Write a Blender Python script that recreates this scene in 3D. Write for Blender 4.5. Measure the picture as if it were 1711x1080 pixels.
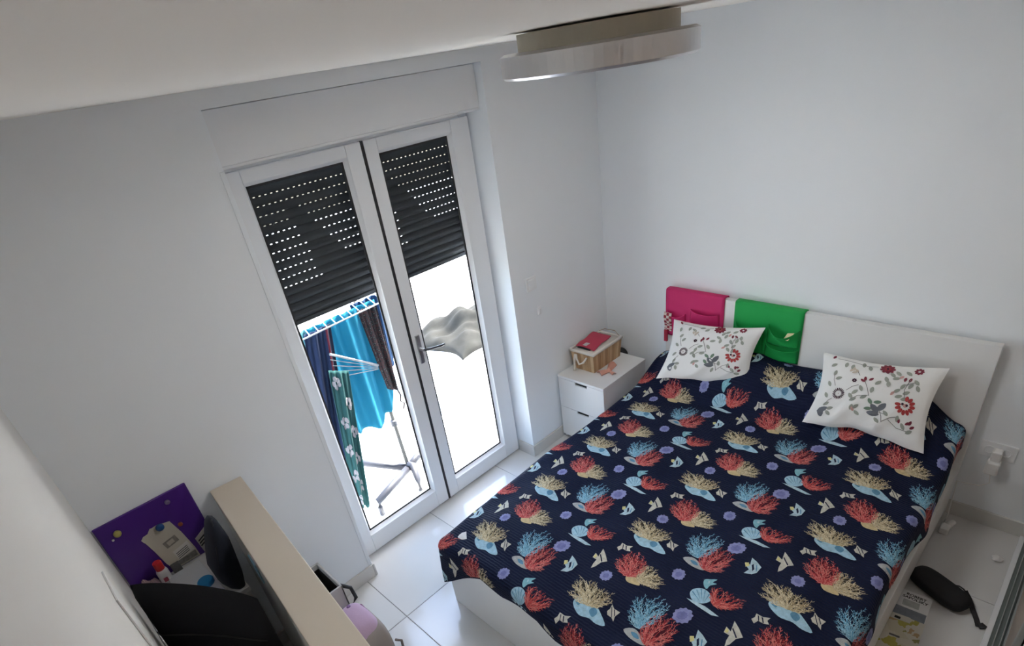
import bpy, bmesh, math, random
from mathutils import Vector, Matrix
from mathutils.geometry import tessellate_polygon
random.seed(7)
SC = bpy.context.scene
COL = SC.collection
for o in list(bpy.data.objects): bpy.data.objects.remove(o)

# ---------------------------------------------------------------- camera
cd = bpy.data.cameras.new('camera'); cam = bpy.data.objects.new('camera', cd); COL.objects.link(cam)
cd.sensor_width = 36.0; cd.lens = 960.4062 / 1711 * 36
cd.shift_x = 11.5673 / 1711; cd.shift_y = 159.5189 / 1711
cd.clip_start = 0.01
cam.location = (-3.0981, -2.3735, 2.3845)
cam.rotation_euler = (Matrix.Rotation(-0.6996, 3, 'Z') @ Matrix.Rotation(1.0083, 3, 'X') @ Matrix.Rotation(-0.1647, 3, 'Z')).to_euler()
SC.camera = cam
# ---------------------------------------------------------------- sky, sun, exposure
SC.view_settings.view_transform = 'Standard'; SC.view_settings.look = 'None'
SC.view_settings.gamma = 1.0; SC.view_settings.use_curve_mapping = False
SC.view_settings.exposure = 2.84
SC.cycles.max_bounces = 16; SC.cycles.diffuse_bounces = 12; SC.cycles.transparent_max_bounces = 16
w = bpy.data.worlds.new('world'); SC.world = w; w.use_nodes = True
nt = w.node_tree; bg = nt.nodes['Background']
sky = nt.nodes.new('ShaderNodeTexSky'); sky.sky_type = 'NISHITA'; sky.sun_disc = False
sky.sun_elevation = math.radians(58); sky.sun_rotation = math.radians(90); sky.air_density = 1.0; sky.dust_density = 2.0
nt.links.new(sky.outputs[0], bg.inputs[0]); bg.inputs[1].default_value = 0.30
sd = bpy.data.lights.new('sun', 'SUN'); sd.energy = 5.0; sd.angle = math.radians(0.6); sd.color = (1, .95, .87)
so = bpy.data.objects.new('sun', sd); COL.objects.link(so); so.location = (3, 2, 6)
so.rotation_euler = Vector((.5, .03, .85)).to_track_quat('Z', 'Y').to_euler()
pl = bpy.data.lights.new('door_daylight_portal', 'AREA'); pl.shape = 'RECTANGLE'; pl.size = 1.3; pl.size_y = 2.1
pl.cycles.is_portal = True
po = bpy.data.objects.new('door_daylight_portal', pl); COL.objects.link(po)
po.location = (-1.565, .34, 1.07); po.rotation_euler = (-math.pi / 2, 0, 0)

# ---------------------------------------------------------------- helpers
ORG = {}
def V(*a): return Vector(a)
def mat(name, col, rough=.5, metal=0.0, bump=0.0, bscale=60.0, var=0.0, vscale=6.0, trans=0.0, spec=.5, coat=0.0, sheen=0.0):
    m = bpy.data.materials.new(name); m.use_nodes = True
    t = m.node_tree; b = t.nodes['Principled BSDF']
    b.inputs['Base Color'].default_value = (*col, 1); b.inputs['Roughness'].default_value = rough
    b.inputs['Metallic'].default_value = metal; b.inputs['Specular IOR Level'].default_value = spec
    b.inputs['Coat Weight'].default_value = coat; b.inputs['Sheen Weight'].default_value = sheen
    tc = t.nodes.new('ShaderNodeTexCoord')
    if var > 0:
        n = t.nodes.new('ShaderNodeTexNoise'); n.inputs['Scale'].default_value = vscale; n.inputs['Detail'].default_value = 4
        r = t.nodes.new('ShaderNodeMapRange'); r.inputs[3].default_value = 1 - var; r.inputs[4].default_value = 1 + var
        x = t.nodes.new('ShaderNodeMixRGB'); x.blend_type = 'MULTIPLY'; x.inputs[0].default_value = 1; x.inputs[1].default_value = (*col, 1)
        t.links.new(tc.outputs['Object'], n.inputs['Vector']); t.links.new(n.outputs['Fac'], r.inputs[0])
        t.links.new(r.outputs[0], x.inputs[2]); t.links.new(x.outputs[0], b.inputs['Base Color'])
    if bump > 0:
        n = t.nodes.new('ShaderNodeTexNoise'); n.inputs['Scale'].default_value = bscale; n.inputs['Detail'].default_value = 5
        u = t.nodes.new('ShaderNodeBump'); u.inputs['Strength'].default_value = bump; u.inputs['Distance'].default_value = .004
        t.links.new(tc.outputs['Object'], n.inputs['Vector']); t.links.new(n.outputs['Fac'], u.inputs['Height'])
        t.links.new(u.outputs[0], b.inputs['Normal'])
    if trans > 0:
        tr = t.nodes.new('ShaderNodeBsdfTranslucent'); tr.inputs[0].default_value = (*col, 1)
        mx = t.nodes.new('ShaderNodeMixShader'); mx.inputs[0].default_value = trans
        out = t.nodes['Material Output']
        t.links.new(b.outputs[0], mx.inputs[1]); t.links.new(tr.outputs[0], mx.inputs[2]); t.links.new(mx.outputs[0], out.inputs[0])
    return m

class MB:
    def __init__(s): s.v = []; s.f = []; s.m = []; s.uv = None
    def face(s, pts, mi=0):
        i = len(s.v); s.v += [Vector(p) for p in pts]; s.f.append(tuple(range(i, i + len(pts)))); s.m.append(mi)
    def hexa(s, p, mi=0):
        i = len(s.v); s.v += [Vector(q) for q in p]
        for a in ((0, 3, 2, 1), (4, 5, 6, 7), (0, 1, 5, 4), (1, 2, 6, 5), (2, 3, 7, 6), (3, 0, 4, 7)):
            s.f.append(tuple(i + k for k in a)); s.m.append(mi)
        return s
    def box(s, x0, x1, y0, y1, z0, z1, mi=0):
        return s.hexa([(x0, y0, z0), (x1, y0, z0), (x1, y1, z0), (x0, y1, z0), (x0, y0, z1), (x1, y0, z1), (x1, y1, z1), (x0, y1, z1)], mi)
    def tube(s, pts, r, n=8, mi=0, closed=False):
        pts = [Vector(p) for p in pts]; rings = []; N = len(pts)
        for k, p in enumerate(pts):
            a = pts[(k - 1) % N] if (k > 0 or closed) else p; b = pts[(k + 1) % N] if (k < N - 1 or closed) else p
            d = (b - a); d = d.normalized() if d.length > 1e-9 else Vector((0, 0, 1))
            up = Vector((0, 0, 1)) if abs(d.z) < .9 else Vector((1, 0, 0))
            e1 = d.cross(up).normalized(); e2 = d.cross(e1)
            rr = r[k] if isinstance(r, (list, tuple)) else r
            i = len(s.v); rings.append(i)
            for q in range(n):
                t = 2 * math.pi * q / n; s.v.append(p + (e1 * math.cos(t) + e2 * math.sin(t)) * rr)
        for k in range(N if closed else N - 1):
            i, j = rings[k], rings[(k + 1) % N]
            for q in range(n):
                s.f.append((i + q, i + (q + 1) % n, j + (q + 1) % n, j + q)); s.m.append(mi)
        if not closed:
            s.f.append(tuple(rings[0] + q for q in range(n))[::-1]); s.m.append(mi)
            s.f.append(tuple(rings[-1] + q for q in range(n))); s.m.append(mi)
        return s
    def lathe(s, c, prof, n=32, axis='z', mi=0):
        c = Vector(c); rings = []
        for r, h in prof:
            i = len(s.v); rings.append(i)
            for q in range(n):
                t = 2 * math.pi * q / n; a, b = r * math.cos(t), r * math.sin(t)
                s.v.append(c + (Vector((a, b, h)) if axis == 'z' else Vector((a, -h, b)) if axis == 'y' else Vector((-h, a, b))))
        for k in range(len(rings) - 1):
            i, j = rings[k], rings[k + 1]
            for q in range(n):
                s.f.append((i + q, i + (q + 1) % n, j + (q + 1) % n, j + q)); s.m.append(mi)
        s.f.append(tuple(rings[0] + q for q in range(n))[::-1]); s.m.append(mi)
        s.f.append(tuple(rings[-1] + q for q in range(n))); s.m.append(mi)
        return s
    def grid(s, fn, nu, nv, mi=0, uv=None):
        i = len(s.v)
        for a in range(nu + 1):
            for b in range(nv + 1): s.v.append(Vector(fn(a / nu, b / nv)))
        for a in range(nu):
            for b in range(nv):
                k = i + a * (nv + 1) + b
                s.f.append((k, k + nv + 1, k + nv + 2, k + 1)); s.m.append(mi)
        return s
    def build(s, name, mats, parent=None, loc=None, smooth=False, bevel=0.0, seg=2, solid=0.0, uvs=None):
        org = ORG[parent] if parent is not None else (Vector(loc) if loc is not None else Vector((0, 0, 0)))
        me = bpy.data.meshes.new(name); me.from_pydata([v - org for v in s.v], [], s.f)
        mats = mats if isinstance(mats, (list, tuple)) else [mats]
        for m in mats: me.materials.append(m)
        for p, mi in zip(me.polygons, s.m): p.material_index = mi; p.use_smooth = smooth
        if uvs is not None:
            ul = me.uv_layers.new(name='UVMap')
            for li, l in enumerate(me.loops): ul.data[li].uv = uvs[l.vertex_index]
        bm = bmesh.new(); bm.from_mesh(me)
        if uvs is None and solid == 0: bmesh.ops.recalc_face_normals(bm, faces=bm.faces)
        if bevel > 0:
            bmesh.ops.bevel(bm, geom=[e for e in bm.edges if len(e.link_faces) == 2 and e.calc_face_angle(0) > .5], offset=bevel, segments=seg, profile=.5, affect='EDGES', clamp_overlap=True)
        bm.to_mesh(me); bm.free(); me.update()
        o = bpy.data.objects.new(name, me); COL.objects.link(o)
        if parent is not None: o.parent = parent
        else: o.location = org
        ORG[o] = org
        if solid > 0:
            md = o.modifiers.new('thickness', 'SOLIDIFY'); md.thickness = solid; md.offset = 0
        return o
def tag(o, label, cat, group=None, kind=None):
    o['label'] = label
    if cat: o['category'] = cat
    if group: o['group'] = group
    if kind: o['kind'] = kind
    return o
def thing(name, label, cat, loc, group=None):
    o = bpy.data.objects.new(name, None); COL.objects.link(o); o.location = loc; o.empty_display_size = .1
    ORG[o] = Vector(loc)
    return tag(o, label, cat, group)
def struct(name, mb, m, label=None, parent=None, **k):
    o = mb.build(name, m, parent, **k)
    if parent is None:
        o['kind'] = 'structure'
        if label: o['label'] = label
    return o
def box(x0, x1, y0, y1, z0, z1): return MB().box(x0, x1, y0, y1, z0, z1)

# ---------------------------------------------------------------- materials
M_wall = mat('white_plaster', (.825, .862, .895), .85, bump=.08, bscale=180)
M_wallR = M_wall
M_ceil = mat('ceiling_paint', (.85, .815, .77), .9, bump=.05, bscale=160)
M_tile = mat('porcelain_tile', (.66, .66, .65), .12, var=.03, vscale=2.5, coat=.2)
M_grout = mat('tile_grout', (.33, .33, .33), .8)
M_skirt = mat('skirting_tile', (.62, .61, .58), .2, var=.03)
M_pvc = mat('white_pvc', (.80, .82, .84), .35)
M_gask = mat('black_gasket', (.02, .02, .022), .6)
M_shut = mat('shutter_aluminium', (.042, .044, .05), .7)
M_chrome = mat('satin_metal', (.55, .56, .58), .3, metal=1.0)
M_white = mat('white_lacquer', (.76, .76, .75), .35)
M_beige = mat('beige_laminate', (.60, .53, .44), .5, var=.03)
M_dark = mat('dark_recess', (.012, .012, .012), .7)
M_out = mat('sunlit_terrace', (.80, .79, .76), .8, var=.03)
M_kerb = mat('terrace_render', (.82, .80, .77), .85)
def glass_mat():
    m = bpy.data.materials.new('window_glass'); m.use_nodes = True; t = m.node_tree
    t.nodes.remove(t.nodes['Principled BSDF'])
    a = t.nodes.new('ShaderNodeBsdfTransparent'); a.inputs[0].default_value = (.95, .97, .97, 1)
    g = t.nodes.new('ShaderNodeBsdfGlossy'); g.inputs['Roughness'].default_value = .02
    f0 = t.nodes.new('ShaderNodeLayerWeight'); f0.inputs[0].default_value = .5
    f = t.nodes.new('ShaderNodeMath'); f.operation = 'POWER'; f.inputs[1].default_value = 5.0; t.links.new(f0.outputs['Facing'], f.inputs[0])
    x = t.nodes.new('ShaderNodeMixShader'); o = t.nodes['Material Output']
    t.links.new(f.outputs[0], x.inputs[0]); t.links.new(a.outputs[0], x.inputs[1]); t.links.new(g.outputs[0], x.inputs[2]); t.links.new(x.outputs[0], o.inputs[0])
    return m
M_glass = glass_mat()

# ---------------------------------------------------------------- room shell
H = 2.42; XL = -3.21; NL = -2.244; NR = -.887; NT = 2.36; YW = -2.56
fl = struct('floor', box(XL - .2, .2, -3.3, .30, -.12, -.004), M_grout, 'pale glossy porcelain tiled floor with thin grey joints')
gx = [-2.304 + .5865 * k for k in range(-2, 5)]; gy = [-.384 + .5865 * k for k in range(-5, 2)]
for i in range(len(gx)):
    for j in range(len(gy)):
        x0, x1 = max(gx[i], XL), min(gx[i] + .5865, 0); y0, y1 = max(gy[j], -3.2), min(gy[j] + .5865, .30)
        if i == 0: x0 = XL
        if x1 - x0 < .02 or y1 - y0 < .02: continue
        g = .0016
        box(x0 + g, x1 - g, y0 + g, y1 - g, -.012, 0).build('tile', M_tile, fl, bevel=.0012, seg=1)
mb = MB()
mb.box(XL - .2, NL, 0, .30, -.1, H + .15); mb.box(NR, .2, 0, .30, -.1, H + .15); mb.box(NL, NR, 0, .30, NT, H + .15)
struct('wall_back', mb, M_wall, 'white wall around the recessed balcony door')
struct('wall_right', box(0, .2, -3.3, 0, -.1, H + .15), M_wallR, 'white wall behind the headboard')
struct('wall_left', box(XL - .2, XL, -3.3, 0, -.1, H + .15), mat('dimmed_plaster', (.75, .735, .71), .85, bump=.08, bscale=180), 'white side wall beside the desk nook')  # white plaster darkened for dimmer light on this wall, with a warmer tone
struct('wall_front', box(XL, 0, -3.3, -3.2, -.1, H + .15), M_wall, 'white wall behind the wardrobe')
struct('ceiling', box(XL, 0, -3.2, 0, H, H + .15), M_ceil, 'smooth off-white ceiling')
bb = MB(); bb.box(XL, NL - .001, -.012, 0, 0, .085); bb.box(NL, NL + .012, -.012, .13, 0, .085)
struct('baseboard_back', bb, M_skirt, 'beige ceramic skirting at the foot of the door wall', bevel=.002)
bb = MB(); bb.box(NR, -.0, -.012, 0, 0, .085); bb.box(NR - .012, NR, -.012, .135, 0, .085)
struct('baseboard_corner', bb, M_skirt, 'beige ceramic skirting wrapping the right door reveal', bevel=.002)
struct('baseboard_right', box(-.012, 0, -2.56, -.012, 0, .085), M_skirt, 'beige ceramic skirting under the headboard wall', bevel=.002)
# plaster corner beads at the reveal
struct('trim_1', box(NL - .018, NL + .002, -.003, .0, .09, 2.157), M_wall, 'slim plaster corner bead left of the door', bevel=.001)

# shutter box cover above the door
struct('wall_lintel', box(NL, NR, .236, .30, 2.156, NT), M_wall, 'wall strip behind the shutter casing')
sb = thing('shutter_box', 'shallow white shutter casing panel above the balcony door', 'shutter box', (-1.565, .05, 2.165))
box(NL + .002, NR - .002, .05, .12, 2.168, NT - .002).build('cover_panel', M_pvc, sb, bevel=.003)
box(NL + .001, NR - .001, .05, .236, 2.157, 2.168).build('bottom_strip', M_pvc, sb, bevel=.002)

# ---------------------------------------------------------------- balcony door
door = thing('door_1', 'white double balcony door with two tall glass panes', None, (-1.565, .18, 0)); door['kind'] = 'structure'
fy0, fy1 = .165, .235
fr = MB(); fr.box(NL, NL + .055, fy0, fy1, 0, 2.156); fr.box(NR - .055, NR, fy0, fy1, 0, 2.156); fr.box(NL + .055, NR - .055, fy0, fy1, 2.10, 2.156); fr.box(NL + .055, NR - .055, fy0, fy1, 0, .03)
fr.build('frame', M_pvc, door, bevel=.003)
def leaf(x0, x1, g0, g1, zb, zt):
    y0, y1 = .14, .20; z0, z1 = .012, 2.136
    m = MB()
    def prof(a0, a1, b0, b1): pass
    m.box(x0, g0, y0, y1, z0, z1); m.box(g1, x1, y0, y1, z0, z1); m.box(g0, g1, y0, y1, zt, z1); m.box(g0, g1, y0, y1, z0, zb)
    lf = m.build('leaf', M_pvc, door, bevel=.004)
    e = .014; m = MB()   # sloped glazing beads
    ya, yb = y0 + .006, y0 + .026
    for (A, B, C, D) in (((g0, zb), (g0, zt), (g0 + e, zt - e), (g0 + e, zb + e)), ((g1, zt), (g1, zb), (g1 - e, zb + e), (g1 - e, zt - e)),
                         ((g0, zt), (g1, zt), (g1 - e, zt - e), (g0 + e, zt - e)), ((g1, zb), (g0, zb), (g0 + e, zb + e), (g1 - e, zb + e))):
        m.face([(A[0], ya, A[1]), (B[0], ya, B[1]), (C[0], yb, C[1]), (D[0], yb, D[1])])
    m.build('glazing_bead', M_pvc, lf)
    m = MB(); k = .009; a0, a1, c0, c1 = g0 + e, g1 - e, zb + e, zt - e
    m.box(a0, a0 + k, yb, yb + .006, c0, c1); m.box(a1 - k, a1, yb, yb + .006, c0, c1); m.box(a0, a1, yb, yb + .006, c1 - k, c1); m.box(a0, a1, yb, yb + .006, c0, c0 + k)
    m.build('gasket', M_gask, lf)
    box(g0 + .003, g1 - .003, yb + .007, yb + .019, zb + .003, zt - .003).build('pane', M_glass, lf)
    return lf
leafL = leaf(-2.236, -1.562, -2.137, -1.645, .135, 2.083)
leafR = leaf(-1.546, -.900, -1.475, -1.022, .118, 2.080)
box(-1.5615, -1.5465, .1405, .198, .012, 2.136).build('gasket', M_gask, leafR)
h = MB(); h.box(-1.527, -1.499, .130, .140, .985, 1.155)
h.tube([(-1.513, .131, 1.075), (-1.513, .092, 1.075)], .010, 10)
h.build('handle_plate', M_chrome, leafR, bevel=.003)
h = MB(); h.tube([(-1.513, .092, 1.075), (-1.49, .084, 1.073), (-1.45, .078, 1.067), (-1.41, .076, 1.062), (-1.385, .078, 1.060)], [.009, .008, .007, .007, .006], 10)
h.build('handle', mat('handle_grey', (.07, .07, .08), .4, metal=.3), leafR, smooth=True)

# ---------------------------------------------------------------- roller shutter with slotted slats
rs = thing('roller_shutter', 'half-lowered dark grey roller shutter with rows of small slots', 'shutter', (-1.565, .275, 1.44))
zb, pitch, sx0, sx1 = 1.438, .0405, -2.235, -.895
def slat_mesh(row):     # row counted from the top of the visible shutter
    m = MB(); n = 6
    def prof(k):   # curved slat body
        t = k / n; return (.268 - .005 * math.sin(math.pi * t), .0055 + (.0405 - .0055 - .0005) * t)
    for k in range(n):
        (ya, za), (yb_, zb_) = prof(k), prof(k + 1)
        m.hexa([(sx0, ya, za), (sx1, ya, za), (sx1, ya + .006, za), (sx0, ya + .006, za), (sx0, yb_, zb_), (sx1, yb_, zb_), (sx1, yb_ + .006, zb_), (sx0, yb_ + .006, zb_)])
    s_ = .0275; wdt = .0105; x = sx0 + .004 * (row % 2); run = sx0
    while row < 13 and x < sx1 - s_:
        if x < -1.56:      # slots put only where light shows through: none in the middle, closed lower down
            row_ = row - 2
            op = row_ < 2 or x < -1.965 + .01 * row_ or (x > -1.90 + .030 * (row_ - 2) and row_ < 9)
        else:
            row_ = row - 2
            op = row_ < 1 or x < -1.41 + .006 * row_ or (x > -1.40 + .034 * (row_ - 1) and row_ < 9)
        if op:
            m.box(run, x, .270, .2725, 0, .0065); run = x + wdt
        x += s_
    m.box(run, sx1, .270, .2725, 0, .0065); m.box(sx0, sx1, .270, .2725, -.0005, .0010)
    return m
for k in range(17):
    mm = slat_mesh(16 - k); mm.v = [q + Vector((0, 0, zb + k * pitch)) for q in mm.v]
    mm.build('slat', M_shut, rs)
box(sx0, sx1, .262, .278, zb - .022, zb).build('end_bar', M_shut, rs, bevel=.003)
g = MB(); g.box(NL + .001, NL + .012, .255, .295, 0, 2.155); g.build('guide_rail', M_shut, rs)
g = MB(); g.box(NR - .012, NR - .001, .255, .295, 0, 2.155); g.build('guide_rail', M_shut, rs)

# ---------------------------------------------------------------- terrace outside
struct('terrace_floor', box(-8, 6, .30, 6, -.14, -.015), M_out, 'sun-bleached white terrace floor outside the door')
struct('terrace_parapet', box(-8, 6, 4.6, 4.8, -.015, 1.0), M_kerb, 'white rendered terrace parapet')
ks = struct('terrace_step', box(-.83, 3.5, .42, 4.6, -.015, .11), M_kerb, 'low white step along the terrace', bevel=.006)
struct('wall_outside', MB().box(-8, XL - .2, .0, .30, -.1, 2.9).box(.2, 6, 0, .30, -.1, 2.9), M_kerb, 'white house wall facing the terrace')
struct('roof', box(XL - .2, .2, -3.3, .30, H + .15, H + .35), M_kerb, 'flat roof slab over the room')
# ---------------------------------------------------------------- laundry rack and washing outside
M_rack = mat('rack_steel', (.45, .46, .48), .35, metal=.3)
M_rackw = mat('rack_white', (.22, .22, .22), .5)
M_plastic = mat('rack_grey_plastic', (.035, .035, .045), .5)
rk = thing('drying_rack', 'standing laundry rack on curved grey feet outside the glass door', 'drying rack', (-1.58, .52, -.015))
hub = V(-1.575, .53, .10)
for e1, e2 in (((-1.75, .44, .13), (-1.91, .41, .10)), ((-1.75, .84, .12), (-1.96, 1.0, .10)), ((-1.48, .56, .12), (-1.30, .60, .10))):
    a, b = V(*e1), V(*e2)
    MB().tube([hub, a, b, V(b.x - .004, b.y - .004, .055), V(b.x, b.y, -.01)], [.026, .026, .024, .018, .016], 8).build('foot', M_plastic, rk, smooth=True)
MB().tube([hub + V(0, 0, .02), hub + V(.02, -.03, .02), (-1.60, .40, .07), (-1.605, .395, -.01)], [.03, .026, .02, .015], 8).build('foot', M_plastic, rk, smooth=True)
MB().tube([hub, (-1.52, .66, .45), (-1.45, .84, 1.24)], .013, 10).build('pole', mat('rack_pole', (.075, .07, .062), .7), rk, smooth=True)
MB().lathe((-1.528, .646, .40), [(.010, -.025), (.022, -.02), (.022, .02), (.010, .025)], 12).build('collar', M_plastic, rk)
zt_ = 1.245; c_ = [V(-2.05, .50, zt_), V(-1.36, .56, zt_), V(-1.28, .86, zt_), V(-1.97, .80, zt_)]
MB().tube(c_, .005, 8, closed=True).build('top_frame', M_rackw, rk, smooth=True)
for k in range(1, 12):
    t = k / 12
    MB().tube([c_[0].lerp(c_[1], t), c_[3].lerp(c_[2], t)], .0035, 6).build('rail', M_rackw, rk)
MB().tube([(-1.85, .54, 1.09), (-1.57, .55, .885)], .007, 8).build('wing_bar', M_rackw, rk, smooth=True)
for k in range(4):
    MB().tube([(-1.855 + .004 * k, .545, 1.055 - .04 * k), (-1.575, .552, .878 - .006 * k)], .0025, 6).build('wing_wire', M_rackw, rk)

def cloth(name, label, m, top, bot, nf, amp, grp=None, sag=0.0, extra=None, nu=48, nv=40, edge=0.0, cat='laundry'):
    # top/bot: lists of points along the edges (left -> right), hung between them with vertical folds
    def lerpl(L, t):
        k = min(int(t * (len(L) - 1)), len(L) - 2); q = t * (len(L) - 1) - k
        return Vector(L[k]).lerp(Vector(L[k + 1]), q)
    def fn(a, b):
        p = lerpl(top, a).lerp(lerpl(bot, a), b)
        p.y += amp * (.35 + .65 * b) * math.sin(nf * a * 2 * math.pi + 1.3 * b) + .4 * amp * math.sin(2.3 * nf * a * 6.28 + 2 * b)
        p.z += edge * b * math.sin(a * 19 + 1)
        return p
    mb = MB().grid(fn, nu, nv)
    o = mb.build(name, m, loc=lerpl(bot, .5), smooth=True, solid=.003, uvs=[(a / nu, b / nv) for a in range(nu + 1) for b in range(nv + 1)])
    tag(o, label, cat, grp); o['_fn'] = 0
    del o['_fn']
    return o, fn
def stripe_mat():
    m = mat('navy_towel', (.006, .018, .06), .9, trans=.35, bump=.3, bscale=300); t = m.node_tree
    uv = t.nodes.new('ShaderNodeUVMap'); sp = t.nodes.new('ShaderNodeSeparateXYZ'); t.links.new(uv.outputs[0], sp.inputs[0])
    r = t.nodes.new('ShaderNodeValToRGB'); r.color_ramp.interpolation = 'CONSTANT'; e = r.color_ramp.elements
    e[0].color = (.006, .018, .06, 1); e[1].position = .78; e[1].color = (.12, .012, .025, 1)
    x = e.new(.84); x.color = (.006, .01, .03, 1)
    t.links.new(sp.outputs[0], r.inputs[0]); t.links.new(r.outputs[0], t.nodes['Principled BSDF'].inputs['Base Color'])
    for n in t.nodes:
        if n.type == 'BSDF_TRANSLUCENT': t.links.new(r.outputs[0], n.inputs[0])
    return m
def blot_mat(name, c1, c2, scale, thr, trans=.3, c3=None):
    m = mat(name, c1, .9, trans=trans); t = m.node_tree
    tc = t.nodes.new('ShaderNodeTexCoord'); v = t.nodes.new('ShaderNodeTexVoronoi'); v.inputs['Scale'].default_value = scale
    r = t.nodes.new('ShaderNodeValToRGB'); r.color_ramp.interpolation = 'CONSTANT'; e = r.color_ramp.elements
    e[0].color = (*c2, 1); e[1].position = thr; e[1].color = (*c1, 1)
    if c3: x = e.new(min(.95, thr + .28)); x.color = (*c3, 1)
    t.links.new(tc.outputs['Object'], v.inputs['Vector']); t.links.new(v.outputs['Distance'], r.inputs[0]); t.links.new(r.outputs[0], t.nodes['Principled BSDF'].inputs['Base Color'])
    for n in t.nodes:
        if n.type == 'BSDF_TRANSLUCENT': t.links.new(r.outputs[0], n.inputs[0])
    return m
M_cyan = mat('cyan_sheet', (.006, .20, .30), .85, trans=.4)
M_cyan2 = mat('pale_cyan_sheet', (.08, .26, .31), .85, trans=.4)
M_blue = mat('blue_sheet', (.008, .045, .12), .85, trans=.4)
M_pat = blot_mat('dark_patterned_cotton', (.006, .007, .010), (.10, .095, .08), 70, .24, .15, (.035, .012, .012))
M_flor = mat('teal_cotton', (.018, .085, .085), .9, trans=.35)
G = 'washing hung on the drying rack'
cloth('bed_sheet', 'large bright cyan sheet hanging in the middle of the drying rack', M_cyan, [(-1.93, .635, 1.24), (-1.42, .66, 1.24)], [(-1.87, .62, .62), (-1.80, .62, .50), (-1.70, .62, .46), (-1.60, .64, .44), (-1.52, .65, .50), (-1.44, .655, .68)], 3, .016, G, edge=.015)
cloth('bed_sheet', 'blue sheet half hidden behind the dark patterned garment', M_blue, [(-1.56, .71, 1.24), (-1.32, .73, 1.24)], [(-1.50, .70, .80), (-1.36, .72, .74)], 2, .016, G)
cloth('bed_sheet', 'pale cyan sheet at the far left of the drying rack', M_cyan2, [(-2.12, .62, 1.24), (-1.90, .64, 1.24)], [(-2.13, .62, .5), (-1.95, .64, .5)], 2, .012, G)
cloth('towel', 'dark blue towel with a thin red stripe on the drying rack', stripe_mat(), [(-1.945, .565, 1.24), (-1.775, .575, 1.24)], [(-2.13, .55, .25), (-1.94, .56, .25)], 2, .012, G)
cloth('scarf', 'dark patterned garment with ties hanging by the door stile', M_pat, [(-1.60, .555, 1.25), (-1.47, .56, 1.25)], [(-1.545, .55, .70), (-1.475, .555, .66)], 2, .014, G)
fl_o, ffn = cloth('shirt', 'teal garment with white flowers hanging low on the drying rack', M_flor, [(-1.905, .50, 1.02), (-1.785, .51, .96)], [(-2.035, .46, .09), (-1.955, .47, .06)], 1.5, .012, G, edge=.015)
# white printed flowers on the teal garment
pm = MB(); rr = random.Random(3)
for a, b in ((.25, .08), (.72, .22), (.30, .35), (.78, .42), (.25, .55), (.7, .62), (.3, .74), (.65, .83), (.3, .93)):
    for k in range(5):
        th = k * 1.2566 + rr.random()
        ca, cb = a + .12 * math.cos(th), b + .028 * math.sin(th)
        pts = []
        for q in range(7):
            an = q * 6.283 / 7; u, v = min(max(ca + .09 * math.cos(an), 0), 1), min(max(cb + .02 * math.sin(an), 0), 1)
            p = Vector(ffn(u, v)); p.y -= .006; pts.append(p)
        pm.face(pts)
pm.build('flower_print', mat('white_print', (.2, .19, .2), .9), fl_o)['kind'] = 'stuff'
# dangling ties of the patterned garment
ties = MB(); ties.tube([(-1.49, .55, .68), (-1.475, .55, .62), (-1.487, .55, .58), (-1.465, .55, .56), (-1.48, .55, .52)], .005, 6); ties.build('tie', M_pat, bpy.data.objects['scarf'], smooth=True)

# tarpaulin bundle on the terrace step
def tarp(a, b):
    x, y = -.30 + a * 1.0, 1.40 + b * .85
    e = (math.sin(math.pi * min(max(a, 0), 1)) * math.sin(math.pi * min(max(b, 0), 1))) ** .5
    z = .112 + e * (.16 + .05 * math.sin(9 * a + 5 * b) + .035 * math.sin(17 * a - 11 * b) + .02 * math.sin(31 * b + 9 * a))
    return (x + .05 * math.sin(7 * b), y + .04 * math.sin(8 * a), z)
tag(MB().grid(tarp, 40, 36).build('tarpaulin', mat('grey_tarpaulin', (.030, .029, .026), .95, var=.6, vscale=9, spec=.1), loc=(.2, 1.8, .112), smooth=True, solid=.004), 'crumpled grey tarpaulin lying on the terrace step outside', 'tarpaulin')

# ---------------------------------------------------------------- ceiling lamp
lp = thing('ceiling_lamp', 'round flat ceiling lamp with a satin metal ring', 'lamp', (-1.63, -1.26, H))
LC = (-1.63, -1.26, 0)
M_opal = mat('opal_diffuser', (.8, .8, .8), .3); M_opal.node_tree.nodes['Principled BSDF'].inputs['Emission Color'].default_value = (1, .99, .97, 1); M_opal.node_tree.nodes['Principled BSDF'].inputs['Emission Strength'].default_value = 2.7  # emission added as soft fill for the dim far side of the room
MB().lathe(LC, [(.212, 2.376), (.212, H - .005), (.16, H - .002), (.16, H)], 64).build('base', mat('lamp_base', (.50, .47, .38), .5), lp, smooth=False)
MB().lathe(LC, [(.205, 2.376), (.250, 2.376), (.262, 2.370), (.262, 2.322), (.256, 2.316), (.244, 2.316), (.244, 2.336), (.205, 2.345)], 72).build('ring', mat('satin_ring', (.72, .72, .73), .28, metal=.85), lp, smooth=False)
MB().lathe(LC, [(.243, 2.334), (.243, 2.331), (.18, 2.328), (.05, 2.327)], 64).build('diffuser', M_opal, lp, smooth=True)

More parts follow.
